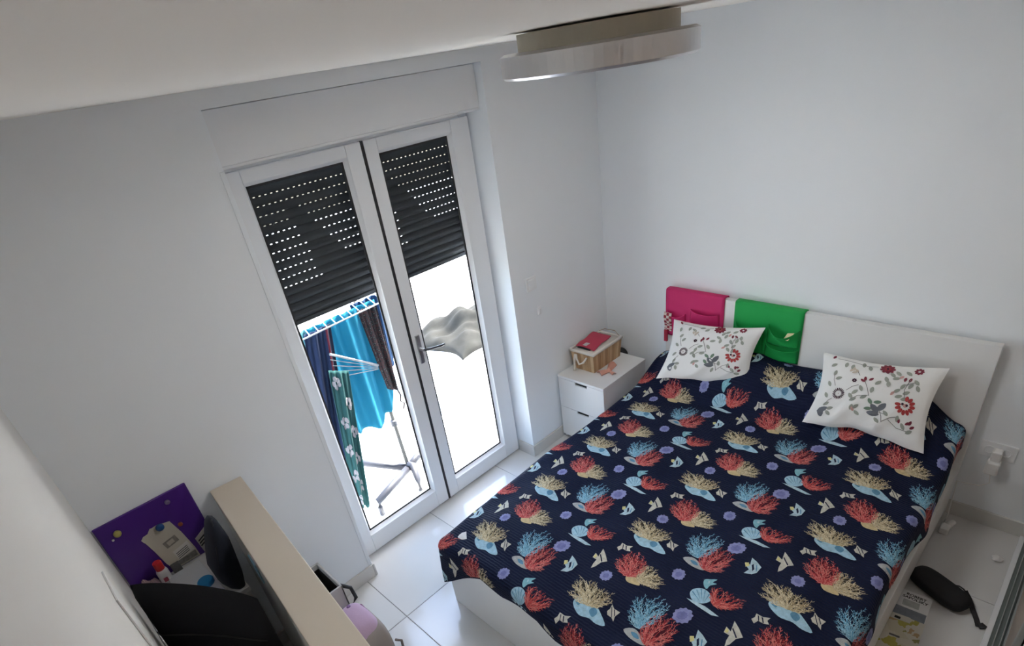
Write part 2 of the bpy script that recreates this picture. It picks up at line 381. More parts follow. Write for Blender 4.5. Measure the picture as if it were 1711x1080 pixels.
# ---------------------------------------------------------------- switches and sockets
def plate(name, label, cx, cz, w_, h_, wall='back', m=M_pvc):
    if wall == 'back':
        t = thing(name, label, 'switch' if 'switch' in name else 'socket', (cx, 0, cz))
        box(cx - w_ / 2, cx + w_ / 2, -.009, 0, cz - h_ / 2, cz + h_ / 2).build('cover_plate', m, t, bevel=.003)
        box(cx - w_ * .33, cx + w_ * .33, -.014, -.008, cz - h_ * .33, cz + h_ * .33).build('rocker', m, t, bevel=.002)
    return t
plate('light_switch', 'square white switch plate right of the balcony door', -.728, 1.195, .085, .085)
plate('light_switch', 'tiny white wall button below the square switch', -.685, 1.005, .03, .05)
sk = thing('wall_socket', 'white double wall socket low on the wall right of the headboard', 'socket', (0, -2.29, .45))
box(-.010, 0, -2.365, -2.225, .405, .490).build('cover_plate', M_pvc, sk, bevel=.003)
for yy in (-2.262, -2.328): MB().lathe((-.010, yy, .447), [(.022, -.001), (.022, .003), (.017, .003), (.016, .001)], 20, 'x').build('outlet', M_pvc, sk)
ch = thing('phone_charger', 'white plug-in charger in the socket right of the headboard', 'charger', (-.012, -2.30, .40))
box(-.062, -.013, -2.318, -2.278, .415, .470).build('plug', M_white, ch, bevel=.008)
box(-.075, -.030, -2.325, -2.272, .345, .418).build('charger_body', M_white, ch, bevel=.008)
MB().tube([(-.052, -2.30, .346), (-.055, -2.31, .29), (-.05, -2.28, .255), (-.05, -2.22, .245), (-.06, -2.19, .25), (-.085, -2.200, .12), (-.095, -2.205, .05), (-.10, -2.20, .004), (-.09, -2.195, .003)], .0025, 6).build('cable', M_white, ch, smooth=True)
ad = thing('power_adapter', 'white power adapter lying on the floor by the bed rail', 'adapter', (-.165, -2.218, 0))
MB().box(-.20, -.145, -2.235, -2.195, .001, .04).build('body', M_white, ad, bevel=.008)
MB().tube([(-.145, -2.222, .02), (-.125, -2.230, .03), (-.11, -2.240, .035)], [.017, .015, .012], 10).build('plug', M_white, ad, smooth=True)
cr = MB().lathe((-.243, -2.448, 0), [(.010, 0), (.020, .006), (.022, .014), (.014, .022), (.004, .026)], 9)
cr.v = [v + Vector((.004 * math.sin(60 * v.z + 5 * k), .004 * math.cos(k * 3.1), 0)) for k, v in enumerate(cr.v)]
tag(cr.build('paper_scrap', M_white, loc=(-.243, -2.448, 0)), 'small crumpled white scrap alone on the floor', 'scrap')
bp = thing('black_plug', 'round black plug on the wall just behind the nightstand', 'plug', (0, -.125, .43))
MB().lathe((0, -.125, .43), [(.047, .0), (.047, .03), (.040, .046), (.02, .056), (.004, .058)], 28, 'x').build('body', M_gask, bp, smooth=True)

# ---------------------------------------------------------------- sliding wardrobe behind/right of the camera
wd = thing('sliding_wardrobe', 'sliding wardrobe with a pale metal bottom track, cut by the right edge', 'wardrobe', (-1.6, -2.56, 0))
M_alu = mat('brushed_aluminium', (.55, .57, .56), .35, metal=.7)
box(XL + .004, -.014, -2.516, -2.496, 0, .012).build('track_lip', M_pvc, wd)
box(XL + .004, -.014, -2.60, -2.516, 0, .006).build('bottom_track', mat('track_green_grey', (.20, .23, .22), .4, metal=.3), wd)
for yy in (-2.530, -2.550): box(XL + .004, -.014, yy - .003, yy, .008, .018).build('track_rib', M_alu, wd)
for k, (xa, xb, yd) in enumerate(((-1.06, -.014, -2.56), (-2.11, -1.04, -2.585), (XL + .004, -2.09, -2.56))):
    dr = box(xa + .03, xb - .03, yd - .018, yd - .004, .06, H - .05).build('door_panel', mat('wardrobe_beige', (.50, .40, .33), .3), wd)
    f = MB(); f.box(xa, xa + .03, yd - .02, yd, .02, H - .03); f.box(xb - .03, xb, yd - .02, yd, .02, H - .03); f.box(xa, xb, yd - .02, yd, .02, .06); f.box(xa, xb, yd - .02, yd, H - .05, H - .03)
    f.build('door_frame', M_alu, dr, bevel=.003)
box(XL + .004, -.014, -3.19, -2.61, 0, H - .006).build('carcass', M_white, wd)
box(XL + .004, -.014, -2.61, -2.50, H - .028, H - .002).build('top_track', M_alu, wd)

# ---------------------------------------------------------------- waist-high divider
def rotp(x, y, z):   # divider local frame: x across, y along (0 at door wall, negative outwards)
    c, s = math.cos(math.radians(-5.4)), math.sin(math.radians(-5.4))
    return Vector((-2.7235 + c * x - s * y, -.016 + s * x + c * y, z))
def rbox(x0, x1, y0, y1, z0, z1):
    return MB().hexa([rotp(*q) for q in ((x0, y0, z0), (x1, y0, z0), (x1, y1, z0), (x0, y1, z0), (x0, y0, z1), (x1, y0, z1), (x1, y1, z1), (x0, y1, z1))])
dv = thing('room_divider', 'waist-high white divider with a beige top in the left foreground', 'divider', rotp(0, -.7, 0))
rbox(-.064, .064, -1.5, 0, 0, .985).build('body', M_white, dv, bevel=.003)
rbox(-.066, .067, -1.505, 0, .985, 1.003).build('top_board', M_beige, dv, bevel=.003)
# ---------------------------------------------------------------- bed
Y1, Y2, XF = -.515, -2.183, -2.07
bed = thing('bed', 'white double bed with a plain panel headboard', 'bed', (-1.05, -1.35, 0))
box(-.062, -.018, Y2, Y1, 0, 1.0).build('headboard', M_white, bed, bevel=.003)
box(XF, XF + .04, Y2, Y1, 0, .375).build('footboard', M_white, bed, bevel=.003)
box(XF + .04, -.062, Y2, Y2 + .045, .06, .32).build('side_rail', M_white, bed, bevel=.003)
box(XF + .04, -.062, Y1 - .045, Y1, .06, .32).build('side_rail', M_white, bed, bevel=.003)
box(XF + .045, -.07, Y2 + .05, Y1 - .05, .20, .46).build('mattress', mat('mattress_ticking', (.7, .7, .68), .9), bed, bevel=.03, seg=3)

# bedspread surface: textile coordinates (s towards the headboard, t = world y on the flat top)
SX, TA, TB = -2.045, -.545, -2.115      # fold lines: foot, left, right
def smooth(a, b, x):
    t = min(max((x - a) / (b - a), 0), 1); return t * t * (3 - 2 * t)
def fold(d, r):     # arc length past the fold line -> (outwards, down)
    if d < r * 1.35: return r * math.sin(d / r), r * (1 - math.cos(d / r))
    return r * math.sin(1.35) + (d - 1.35 * r) * math.cos(1.35) * .35, r * (1 - math.cos(1.35)) + (d - 1.35 * r) * .98
def S(s, t):
    os_ = max(SX - s, 0); ol = max(t - TA, 0); orr = max(TB - t, 0); ot = max(ol, orr)
    x = max(s, SX); y = min(max(t, TB), TA); d = math.hypot(os_, ot)
    z = .497
    z += .215 * smooth(-.44, -.12, x) * (.45 + .55 * smooth(-2.16, -1.92, y)) * (.45 + .55 * smooth(-.50, -.74, y)) * (1 - .10 * math.exp(-((y + 1.33) / .13) ** 2))
    z -= .020 * smooth(-.2, 0, y - TA) + .020 * smooth(-.2, 0, TB - y) + .03 * smooth(-.25, 0, SX - x)
    z += .0035 * math.sin(7.1 * x + 4 * y) + .003 * math.sin(11 * y - 5.3 * x + 1) + .0022 * math.sin(17 * x + 9 * y + 2) + .0016 * math.sin(26 * y + 7 * x)
    if d > 0:
        out, down = fold(d, .05)
        ph = (t * 9 if os_ > ot else s * 8)
        out += min(d / .2, 1) * (.010 * math.sin(ph) + .006 * math.sin(2.3 * ph + 1))
        sg = 1 if ol > orr else -1
        x -= out * os_ / d; y += sg * out * ot / d; z -= down
    return Vector((x, y, z))
def N(s, t):
    e = .004; a = S(s + e, t) - S(s - e, t); b = S(s, t + e) - S(s, t - e); n = a.cross(b); n.normalize()
    return n
FH = [(-.30, .34), (-.47, .33), (-.566, .255), (-.674, .185), (-.819, .105), (-.956, .125), (-1.071, .10), (-1.177, .09), (-1.281, .14), (-1.45, .15), (-1.7, .12), (-1.95, .15), (-2.115, .17), (-2.4, .17)]
def hem_foot(t):     # how far the foot end hangs
    if t > TA: return math.sqrt(max(.285 ** 2 - (t - TA) ** 2, .0)) * .95 + .002
    for (a, va), (b, vb) in zip(FH, FH[1:]):
        if b <= t <= a: return va + (vb - va) * (a - t) / (a - b)
    return .15
def hem_side(s, left):
    if left: return .27 + .01 * math.sin(6 * s)
    return .175 + .012 * math.sin(9 * s + .5) + .010 * math.sin(21 * s)
NS, NT_ = 150, 130
def dom(a, b):
    s_nom = SX + (-.075 - SX) * a; left, right = TA + hem_side(s_nom, True), TB - hem_side(s_nom, False)
    t = left + (right - left) * b
    s0 = SX - hem_foot(t)
    s = s0 + (-.075 - s0) * a
    return s, t
mb = MB(); uvs = []
for i in range(NS + 1):
    for j in range(NT_ + 1):
        s, t = dom(i / NS, j / NT_); mb.v.append(S(s, t)); uvs.append((s, t))
for i in range(NS):
    for j in range(NT_):
        k = i * (NT_ + 1) + j; mb.f.append((k, k + 1, k + NT_ + 2, k + NT_ + 1)); mb.m.append(0)
def quilt_mat(name, col):
    m = mat(name, col, .75, spec=.2); t = m.node_tree
    uv = t.nodes.new('ShaderNodeUVMap'); wv = t.nodes.new('ShaderNodeTexWave'); wv.bands_direction = 'X'
    wv.inputs['Scale'].default_value = 24; wv.inputs['Distortion'].default_value = 2.5; wv.inputs['Detail'].default_value = 2; wv.inputs['Detail Scale'].default_value = 3
    b = t.nodes.new('ShaderNodeBump'); b.inputs['Strength'].default_value = .7; b.inputs['Distance'].default_value = .004
    t.links.new(uv.outputs[0], wv.inputs['Vector']); t.links.new(wv.outputs['Fac'], b.inputs['Height'])
    t.links.new(b.outputs[0], t.nodes['Principled BSDF'].inputs['Normal'])
    return m
PC = {'navyground': (.0038, .008, .032), 'sky': (.33, .52, .63), 'steel': (.10, .25, .38), 'cream': (.50, .49, .42), 'navy': (.008, .012, .04), 'ice': (.40, .54, .60),
      'lemon': (.58, .54, .24), 'teal': (.20, .42, .48), 'lilac': (.23, .25, .46), 'plum': (.16, .17, .36), 'shell': (.38, .40, .40), 'sand': (.56, .46, .26),
      'gold': (.40, .32, .19), 'goldlight': (.62, .55, .38), 'red': (.42, .05, .055), 'redlight': (.62, .20, .18), 'coral': (.44, .06, .06), 'corallight': (.62, .20, .17), 'blue': (.13, .33, .48), 'bluelight': (.32, .54, .66), 'wine': (.07, .010, .020), 'olive': (.035, .03, .022)}
spread = mb.build('bedspread', quilt_mat('navy_quilt', PC['navyground']), loc=(-1.1, -1.33, .3), smooth=True, uvs=uvs)
tag(spread, 'navy quilted bedspread printed with corals, shells and fish', 'bedspread')
names = [k for k in PC if k != 'navyground']; pmats = [mat('print_' + k, PC[k], .9, spec=.25, var=.0 if k == 'navy' else .38, vscale=70) for k in names]; PI_ = {k: i for i, k in enumerate(names)}

# one repeat of the print (mm), 430 x 600
PRINT=[
('sky',[(-42,127),(-16,122),(-12,93),(-29,62),(-10,37),(-27,-1),(-56,-40),(-70,-8),(-67,27),(-74,49),(-78,73),(-63,107)]),
('steel',[(-39,48),(-19,38),(-29,15),(-54,19),(-53,34)]),
('steel',[(-39,117),(-22,114),(-26,98),(-46,98)]),
('cream',[(-3,-13),(10,-17),(31,-14),(20,-30),(21,-58),(-4,-51),(-24,-57),(-15,-42),(-15,-23)]),
('navy',[(20,-17),(23,-19),(-14,-43),(-16,-41)]),
('navy',[(18,-32),(19,-36),(-2,-50),(-4,-47)]),
('cream',[(-113,140),(-114,114),(-102,92),(-120,96),(-132,84),(-140,103),(-139,121),(-159,128),(-146,144),(-131,137)]),
('navy',[(-117,133),(-118,128),(-138,118),(-139,121)]),
('navy',[(-117,119),(-117,113),(-137,101),(-139,105)]),
('ice',[(131,-328),(122,-352),(106,-378),(70,-376),(51,-364),(39,-337),(67,-345),(84,-320),(95,-320),(93,-338)]),
('lemon',[(91,-317),(100,-329),(85,-339),(72,-329)]),
('navy',[(93,-344),(104,-347),(80,-361),(67,-359)]),
('steel',[(104,-358),(103,-362),(79,-372),(76,-369)]),
('cream',[(241,186),(220,158),(194,131),(175,148),(142,155),(124,165),(152,172),(175,173),(176,195),(203,198),(193,177)]),
('navy',[(206,178),(211,176),(182,147),(177,150)]),
('lemon',[(180,194),(200,195),(191,183),(179,183)]),
('teal',[(-76,-233),(-64,-249),(-50,-273),(-73,-265),(-72,-282),(-94,-265),(-117,-263),(-111,-249),(-95,-237)]),
('ice',[(-81,-244),(-71,-250),(-76,-261),(-88,-256)]),
('lilac',[(144,65),(135,65),(129,61),(122,65),(114,62),(110,69),(103,72),(103,79),(98,85),(102,91),(102,98),(105,105),(113,107),(118,112),(126,110),(133,115),(139,109),(147,108),(149,101),(156,97),(153,89),(155,83),(154,76),(146,72)]),
('lilac',[(-97,-161),(-106,-160),(-113,-164),(-120,-161),(-129,-163),(-133,-157),(-140,-153),(-140,-146),(-146,-140),(-141,-134),(-142,-127),(-138,-120),(-129,-118),(-124,-113),(-116,-115),(-108,-110),(-101,-115),(-93,-117),(-91,-124),(-84,-128),(-87,-136),(-84,-142),(-86,-150),(-94,-153)]),
('lilac',[(172,-286),(161,-285),(152,-288),(143,-283),(132,-285),(126,-276),(117,-270),(116,-261),(108,-253),(114,-245),(113,-236),(116,-228),(127,-227),(134,-221),(144,-224),(154,-220),(163,-228),(173,-231),(176,-240),(186,-247),(183,-256),(187,-265),(185,-274),(175,-277)]),
('plum',[(-106,-149),(-110,-149),(-113,-151),(-117,-149),(-121,-150),(-123,-147),(-127,-145),(-127,-142),(-130,-139),(-127,-136),(-128,-132),(-126,-129),(-122,-128),(-119,-126),(-115,-126),(-111,-124),(-108,-127),(-105,-128),(-103,-131),(-100,-133),(-101,-137),(-100,-140),(-100,-144),(-104,-146)]),
('plum',[(160,-270),(154,-269),(149,-271),(144,-268),(138,-269),(135,-264),(130,-261),(129,-256),(125,-251),(128,-247),(127,-242),(129,-238),(135,-237),(138,-234),(144,-236),(149,-233),(154,-238),(159,-240),(161,-245),(167,-249),(165,-254),(167,-259),(167,-264),(161,-265)]),
('plum',[(135,76),(131,77),(128,75),(125,76),(121,75),(119,78),(116,80),(116,84),(113,86),(115,89),(115,93),(116,96),(120,97),(123,99),(126,98),(130,100),(133,98),(136,97),(137,94),(141,91),(139,88),(141,85),(140,81),(136,80)]),
('sky',[(-167,-220),(-143,-224),(-124,-248),(-127,-277),(-146,-299),(-169,-300),(-193,-280),(-198,-249),(-184,-230)]),
('ice',[(-202,-223),(-198,-255),(-195,-298),(-205,-360),(-216,-336),(-213,-286),(-209,-250)]),
('steel',[(-189,-281),(-144,-233),(-141,-235)]),
('steel',[(-188,-283),(-130,-244),(-127,-247)]),
('steel',[(-186,-285),(-126,-260),(-126,-264)]),
('steel',[(-184,-287),(-132,-281),(-135,-286)]),
('steel',[(-191,-279),(-163,-226),(-156,-225)]),
('shell',[(-28,-107),(-4,-133),(-7,-165),(-30,-207),(-42,-191),(-43,-143)]),
('steel',[(-20,-136),(-14,-157),(-27,-176),(-32,-155)]),
('sand',[(-262,18),(-246,6),(-240,-22),(-262,-50),(-273,-32),(-279,0)]),
]
CORAL=[
('gold',(-27,63),[(-15,175),(22,169),(65,176),(61,138),(71,95),(66,51),(64,13),(34,-9),(7,21),(-14,41),(-24,62),(-20,84),(-10,126),(-21,161)]),
('red',(-255,10),[(-225,101),(-180,99),(-147,81),(-122,51),(-126,15),(-160,-14),(-195,-27),(-225,-12),(-251,9),(-261,35),(-238,64)]),
('gold',(-250,-26),[(-157,-18),(-149,-46),(-170,-65),(-166,-100),(-190,-115),(-237,-114),(-239,-91),(-240,-61),(-251,-36),(-228,-14),(-191,-21)]),
('blue',(7,-154),[(23,-92),(58,-75),(101,-72),(142,-113),(164,-157),(152,-187),(128,-194),(92,-171),(55,-161),(15,-158),(22,-142),(29,-114)]),
('red',(-33,-203),[(32,-155),(71,-170),(107,-205),(103,-248),(69,-277),(27,-270),(-5,-269),(-1,-233),(-27,-211),(-17,-188)]),
('coral',(-173,-321),[(-106,-277),(-81,-298),(-90,-330),(-86,-366),(-88,-393),(-122,-410),(-149,-381),(-176,-342),(-177,-321),(-141,-296)]),
]
LEAVES={
'sage':[(0.686,0.613),(0.711,0.548),(0.722,0.681),(0.765,0.609),(0.764,0.531),(0.783,0.704),(0.82,0.764),(0.847,0.689),(0.403,0.557),(0.442,0.451),(0.493,0.561),(0.36,0.497),(0.36,0.4),(0.184,0.242),(0.135,0.291),(0.181,0.176),(0.108,0.406),(0.108,0.562),(0.806,0.215),(0.864,0.175),(0.524,0.669),(0.605,0.677),(0.581,0.737),(0.62,0.818),(0.659,0.853),(0.654,0.774),(0.376,0.907),(0.433,0.867),(0.229,0.862),(0.116,0.83),(0.142,0.718),(0.184,0.651),(0.738,0.872),(0.59,0.196),(0.367,0.291),(0.401,0.308),(0.422,0.224),(0.751,0.283),(0.647,0.31),(0.333,0.441),(0.287,0.847)],
'slate':[(0.553,0.341),(0.604,0.377),(0.549,0.272),(0.113,0.169),(0.12,0.208)],
'moss':[(0.503,0.415),(0.563,0.425),(0.5,0.318)],
'maroon':[(0.417,0.696),(0.465,0.701),(0.724,0.779),(0.764,0.782),(0.111,0.953),(0.401,0.665),(0.842,0.266),(0.863,0.28),(0.885,0.235),(0.766,0.268)],
'blush':[(0.69,0.802),(0.656,0.572),(0.381,0.267)],
'tan':[(0.284,0.792),(0.303,0.817),(0.33,0.796),(0.313,0.765)],
}
STEMS= [[(0.419,0.662),(0.456,0.564),(0.482,0.476)],[(0.595,0.334),(0.62,0.26),(0.633,0.183)],[(0.678,0.239),(0.76,0.172),(0.843,0.174)],[(0.17,0.543),(0.144,0.621),(0.138,0.689)],[(0.143,0.939),(0.229,0.936),(0.315,0.921),(0.41,0.895),(0.493,0.919)],[(0.283,0.503),(0.328,0.564),(0.377,0.597)],[(0.342,0.395),(0.395,0.458),(0.473,0.48)],[(0.634,0.197),(0.69,0.269),(0.735,0.298)],[(0.762,0.543),(0.742,0.642),(0.76,0.762),(0.766,0.789)],[(0.342,0.779),(0.365,0.73)],[(0.123,0.274),(0.141,0.336),(0.173,0.374)],[(0.595,0.307),(0.642,0.294)],[(0.738,0.705),(0.808,0.762)]]

def split2d(poly):
    bm = bmesh.new(); vs = [bm.verts.new((x / 1000, y / 1000, 0)) for x, y in poly]
    for tri in tessellate_polygon([[v.co for v in vs]]):
        try: bm.faces.new([vs[k] for k in tri])
        except ValueError: pass
    for _ in range(3):
        ed = [e for e in bm.edges if e.calc_length() > .022]
        if not ed: break
        bmesh.ops.subdivide_edges(bm, edges=ed, cuts=1); bmesh.ops.triangulate(bm, faces=bm.faces)
    r = [[(v.co.x, v.co.y) for v in f.verts] for f in bm.faces]; bm.free()
    return r
def inside(p, poly):
    c = False; n = len(poly)
    for i in range(n):
        (x1, y1), (x2, y2) = poly[i], poly[(i + 1) % n]
        if (y1 > p[1]) != (y2 > p[1]) and p[0] < (x2 - x1) * (p[1] - y1) / (y2 - y1) + x1: c = not c
    return c
FACES = []          # (colour, layer, 2-D face)
def rounded(poly, k=4):      # Catmull-Rom resampling of an outline
    n = len(poly); out = []
    for i in range(n):
        p0, p1, p2, p3 = poly[i - 1], poly[i], poly[(i + 1) % n], poly[(i + 2) % n]
        for q in range(k):
            t = q / k
            out.append(tuple(.5 * (2 * p1[d] + (p2[d] - p0[d]) * t + (2 * p0[d] - 5 * p1[d] + 4 * p2[d] - p3[d]) * t * t + (3 * p1[d] - p0[d] - 3 * p2[d] + p3[d]) * t ** 3) for d in (0, 1)))
    return out
for li, (c, poly) in enumerate(PRINT):
    if c in ('sky', 'lilac', 'plum', 'shell', 'sand', 'teal') or (c == 'steel' and len(poly) > 3): poly = rounded(poly, 3)
    for f in split2d(poly): FACES.append((c, .0012 + .0004 * (c in ('navy', 'steel', 'plum', 'lemon')), f))
def strand(pts, w0, w1, c, off):
    n = len(pts)
    for k in range(n - 1):
        (X, Y), (x, y) = pts[k], pts[k + 1]; wA = w0 + (w1 - w0) * k / (n - 1); wB = w0 + (w1 - w0) * (k + 1) / (n - 1)
        dx, dy = x - X, y - Y; L = math.hypot(dx, dy) or 1; nx, ny = -dy / L, dx / L
        FACES.append((c, off, [((X + nx * wA) / 1000, (Y + ny * wA) / 1000), ((x + nx * wB) / 1000, (y + ny * wB) / 1000), ((x - nx * wB) / 1000, (y - ny * wB) / 1000), ((X - nx * wA) / 1000, (Y - ny * wA) / 1000)]))
def grow(c, root, crown, rnd):
    n = len(crown); tips = []
    for i in range(n):
        a, b = crown[i], crown[(i + 1) % n]; L = math.hypot(b[0] - a[0], b[1] - a[1]); k = max(1, round(L / {'red': 8, 'gold': 7, 'coral': 8, 'blue': 9}[c]))
        for q in range(k):
            t = (q + .5 + rnd.uniform(-.3, .3)) / k; tips.append((a[0] + (b[0] - a[0]) * t, a[1] + (b[1] - a[1]) * t))
    tips = [p for p in tips if math.hypot(p[0] - root[0], p[1] - root[1]) > 25]
    if c in ('red', 'gold'):
        cx = sum(p[0] for p in crown) / n; cy = sum(p[1] for p in crown) / n
        inner = [(cx + (x - cx) * .72, cy + (y - cy) * .72) for x, y in crown]
        for f in split2d(inner): FACES.append(('wine' if c == 'red' else 'olive', .0011, f))
    for p in tips:
        e = rnd.uniform(.86, 1.10); dx, dy = (p[0] - root[0]) * e, (p[1] - root[1]) * e; L = math.hypot(dx, dy); bend = rnd.uniform(-.16, .16)
        m = max(3, int(L / 9)); pts = []
        for k in range(m + 1):
            t = k / m; w_ = math.sin(math.pi * t) * bend + .02 * math.sin(11 * t + bend * 40)
            pts.append((root[0] + dx * t - dy * w_, root[1] + dy * t + dx * w_))
        s0 = rnd.choice((0, 0, 1)) if L < 60 else 0
        light = c + 'light' if rnd.random() < .38 else c
        strand(pts[s0:], 1.7, .6, light, .0021)
        side = rnd.choice((-1, 1))
        for k in range(max(1, int(m * .35)), m):
            if rnd.random() < .22: continue
            X, Y = pts[k]; ux, uy = pts[k + 1][0] - X, pts[k + 1][1] - Y; l = math.hypot(ux, uy); ux, uy = ux / l, uy / l
            an = side * rnd.uniform(.45, .85); side = -side
            ca, sa = math.cos(an), math.sin(an); vx, vy = ux * ca - uy * sa, ux * sa + uy * ca; ln = rnd.uniform(9, 17)
            q1 = (X + vx * ln * .55, Y + vy * ln * .55); q2 = (X + (vx * .8 + ux * .2) * ln, Y + (vy * .8 + uy * .2) * ln)
            strand([(X, Y), q1, q2], 1.05, .5, c + 'light' if rnd.random() < .6 else c, .0025)
rnd = random.Random(11)
for c, root, crown in CORAL: grow(c, root, crown, rnd)
pr = MB()
for i in range(-4, 5):
    for j in range(-3, 4):
        ox, oy = -1.5 + .43 * i, -1.4 + .6 * j
        for c, off, f in FACES:
            P = [(x + ox, y + oy) for x, y in f]
            cx = sum(p[0] for p in P) / len(P); cy = sum(p[1] for p in P) / len(P)
            if cx > -.09 or cy > TA + hem_side(cx, True) - .012 or cy < TB - hem_side(cx, False) + .012 or cx < SX - hem_foot(cy) + .012: continue
            if cx < SX and cy > TA + .12: continue
            n = N(cx, cy)
            if n.z < 0 and cx > SX - .01 and TB < cy < TA: n = -n
            pr.face([S(*p) + n * off for p in P], PI_[c])
po_ = pr.build('coral_print', pmats, spread, uvs=[(0, 0)] * len(pr.v)); po_['kind'] = 'stuff'; po_['label'] = 'printed red, gold and blue corals with shells and fish'

# ---------------------------------------------------------------- cushions with flower print
M_cush = mat('ivory_cotton', (.80, .80, .78), .9, bump=.15, bscale=260)
CC = {'sage': (.34, .36, .31), 'slate': (.15, .16, .18), 'moss': (.16, .24, .17), 'maroon': (.20, .03, .05), 'blush': (.62, .36, .33), 'tan': (.56, .49, .40), 'crimson': (.42, .05, .05), 'ink': (.045, .012, .03), 'stem': (.22, .21, .2)}
cn = list(CC); cm = [mat('flower_' + k, CC[k], .9) for k in cn]; CI = {k: i for i, k in enumerate(cn)}
def cushion(label, bl, br, tr, tl, thick, seed):
    bl, br, tr, tl = map(Vector, (bl, br, tr, tl)); nrm = (br - bl).cross(tl - bl).normalized()
    rn = random.Random(seed)
    def P(u, v, side):
        # edges pulled in between pointed corners
        uu = u + .055 * math.sin(math.pi * v) * (1 - 2 * u) * (abs(2 * u - 1)); vv = v + .060 * math.sin(math.pi * u) * (1 - 2 * v) * abs(2 * v - 1)
        vv += (.022 * math.sin(8 * u + seed) + .012 * math.sin(19 * u)) * math.sin(math.pi * u) * (1 - v) ** 3
        base = (bl.lerp(br, uu)).lerp(tl.lerp(tr, uu), vv)
        e = max(0, (1 - (2 * u - 1) ** 2)) ** .55 * max(0, (1 - (2 * v - 1) ** 2)) ** .55
        wr = (.010 * math.sin(19 * u - 9 * v + seed) + .006 * math.sin(37 * u - 15 * v)) * max(0, 1 - v * 2.0)
        h = thick * e * (1.0 + .08 * math.sin(5 * u + 3 * v + seed)) + wr * e
        return base + nrm * (h if side > 0 else -h * .75)
    o = thing('cushion', label, 'cushion', (bl + br) / 2, 'flowered cushions on the bed')
    n = 40; m = MB()
    m.grid(lambda a, b: P(a, b, 1), n, n); m.grid(lambda a, b: P(a, b, -1), n, n)
    m.build('cover', M_cush, o, smooth=True)
    p = MB()
    def shape(pts, c, off=.0022): p.face([P(min(max(a, .01), .99), min(max(b, .01), .99), 1) + nrm * off for a, b in pts], CI[c])
    def ell(cu, cv, a, b, ang, c, k=12, off=.0022, lens_=False):
        A = .54; B = .42    # cushion size in metres, so shapes keep their proportions
        pts = []
        for q in range(k):
            t = q * 6.2832 / k; x, y = a * math.cos(t), b * math.sin(t) * (abs(math.sin(t)) ** .45 if lens_ else 1)
            pts.append((cu + (x * math.cos(ang) - y * math.sin(ang)) / A, cv + (x * math.sin(ang) + y * math.cos(ang)) / B))
        shape(pts, c, off)
    def rosette(cu, cv, r, n_, la, lb, c, skip=()):
        for k in range(n_):
            if k in skip: continue
            t = k * 6.2832 / n_; ell(cu + r * math.cos(t) / .54, cv + r * math.sin(t) / .42, la, lb, t, c)
    for c, L in LEAVES.items():
        for (u, v) in L:
            big = 1.6 if c == 'slate' else 1.0 if c in ('sage', 'moss') else .75
            ell(u, v, .0175 * big, .0092 * big, {'slate': (2.4, 1.0, .1, 2.0, .6)}.get(c, [rn.uniform(.2, 2.6)] * 5)[L.index((u, v)) % 5] if c == 'slate' else rn.uniform(.2, 2.6), c, off=.002, lens_=True)
    for st in STEMS:
        for (a, b), (a2, b2) in zip(st, st[1:]):
            k = max(1, int(math.hypot((a2 - a) * .54, (b2 - b) * .42) / .012))
            for q in range(k):
                u0, v0 = a + (a2 - a) * q / k, b + (b2 - b) * q / k; u1, v1 = a + (a2 - a) * (q + 1) / k, b + (b2 - b) * (q + 1) / k
                dx, dy = (u1 - u0) * .54, (v1 - v0) * .42; l = math.hypot(dx, dy); nx, ny = -dy / l * .0015 / .54, dx / l * .0015 / .42
                shape([(u0 + nx, v0 + ny), (u1 + nx, v1 + ny), (u1 - nx, v1 - ny), (u0 - nx, v0 - ny)], 'stem', .0024)
    rosette(.787, .459, .034, 12, .014, .0085, 'crimson', (4, 5)); ell(.787, .459, .010, .010, 0, 'blush', off=.003); ell(.762, .47, .006, .007, 0, 'ink', off=.0034); ell(.80, .465, .006, .007, 0, 'ink', off=.0034)
    rosette(.22, .448, .023, 19, .0085, .0028, 'ink'); ell(.22, .448, .0022, .0022, 0, 'maroon', off=.003)
    rosette(.565, .905, .020, 9, .014, .009, 'maroon'); rosette(.565, .905, .010, 6, .006, .004, 'crimson'); ell(.565, .905, .006, .006, 0, 'ink', off=.0036)
    rosette(.805, .919, .013, 8, .008, .006, 'maroon'); rosette(.33, .649, .007, 7, .005, .004, 'ink')
    p.build('flower_print', cm, o, uvs=[(0, 0)] * len(p.v))['kind'] = 'stuff'
    return o
cushion('ivory flower-print cushion propped below the pink pocket organizer', (-.396, -.655, .565), (-.236, -1.165, .575), (-.125, -1.178, .908), (-.125, -.611, .845), .055, 1)
cushion('ivory flower-print cushion with a lifted right corner, against bare headboard', (-.405, -1.530, .565), (-.350, -2.058, .545), (-.125, -2.031, .885), (-.125, -1.492, .834), .055, 4)

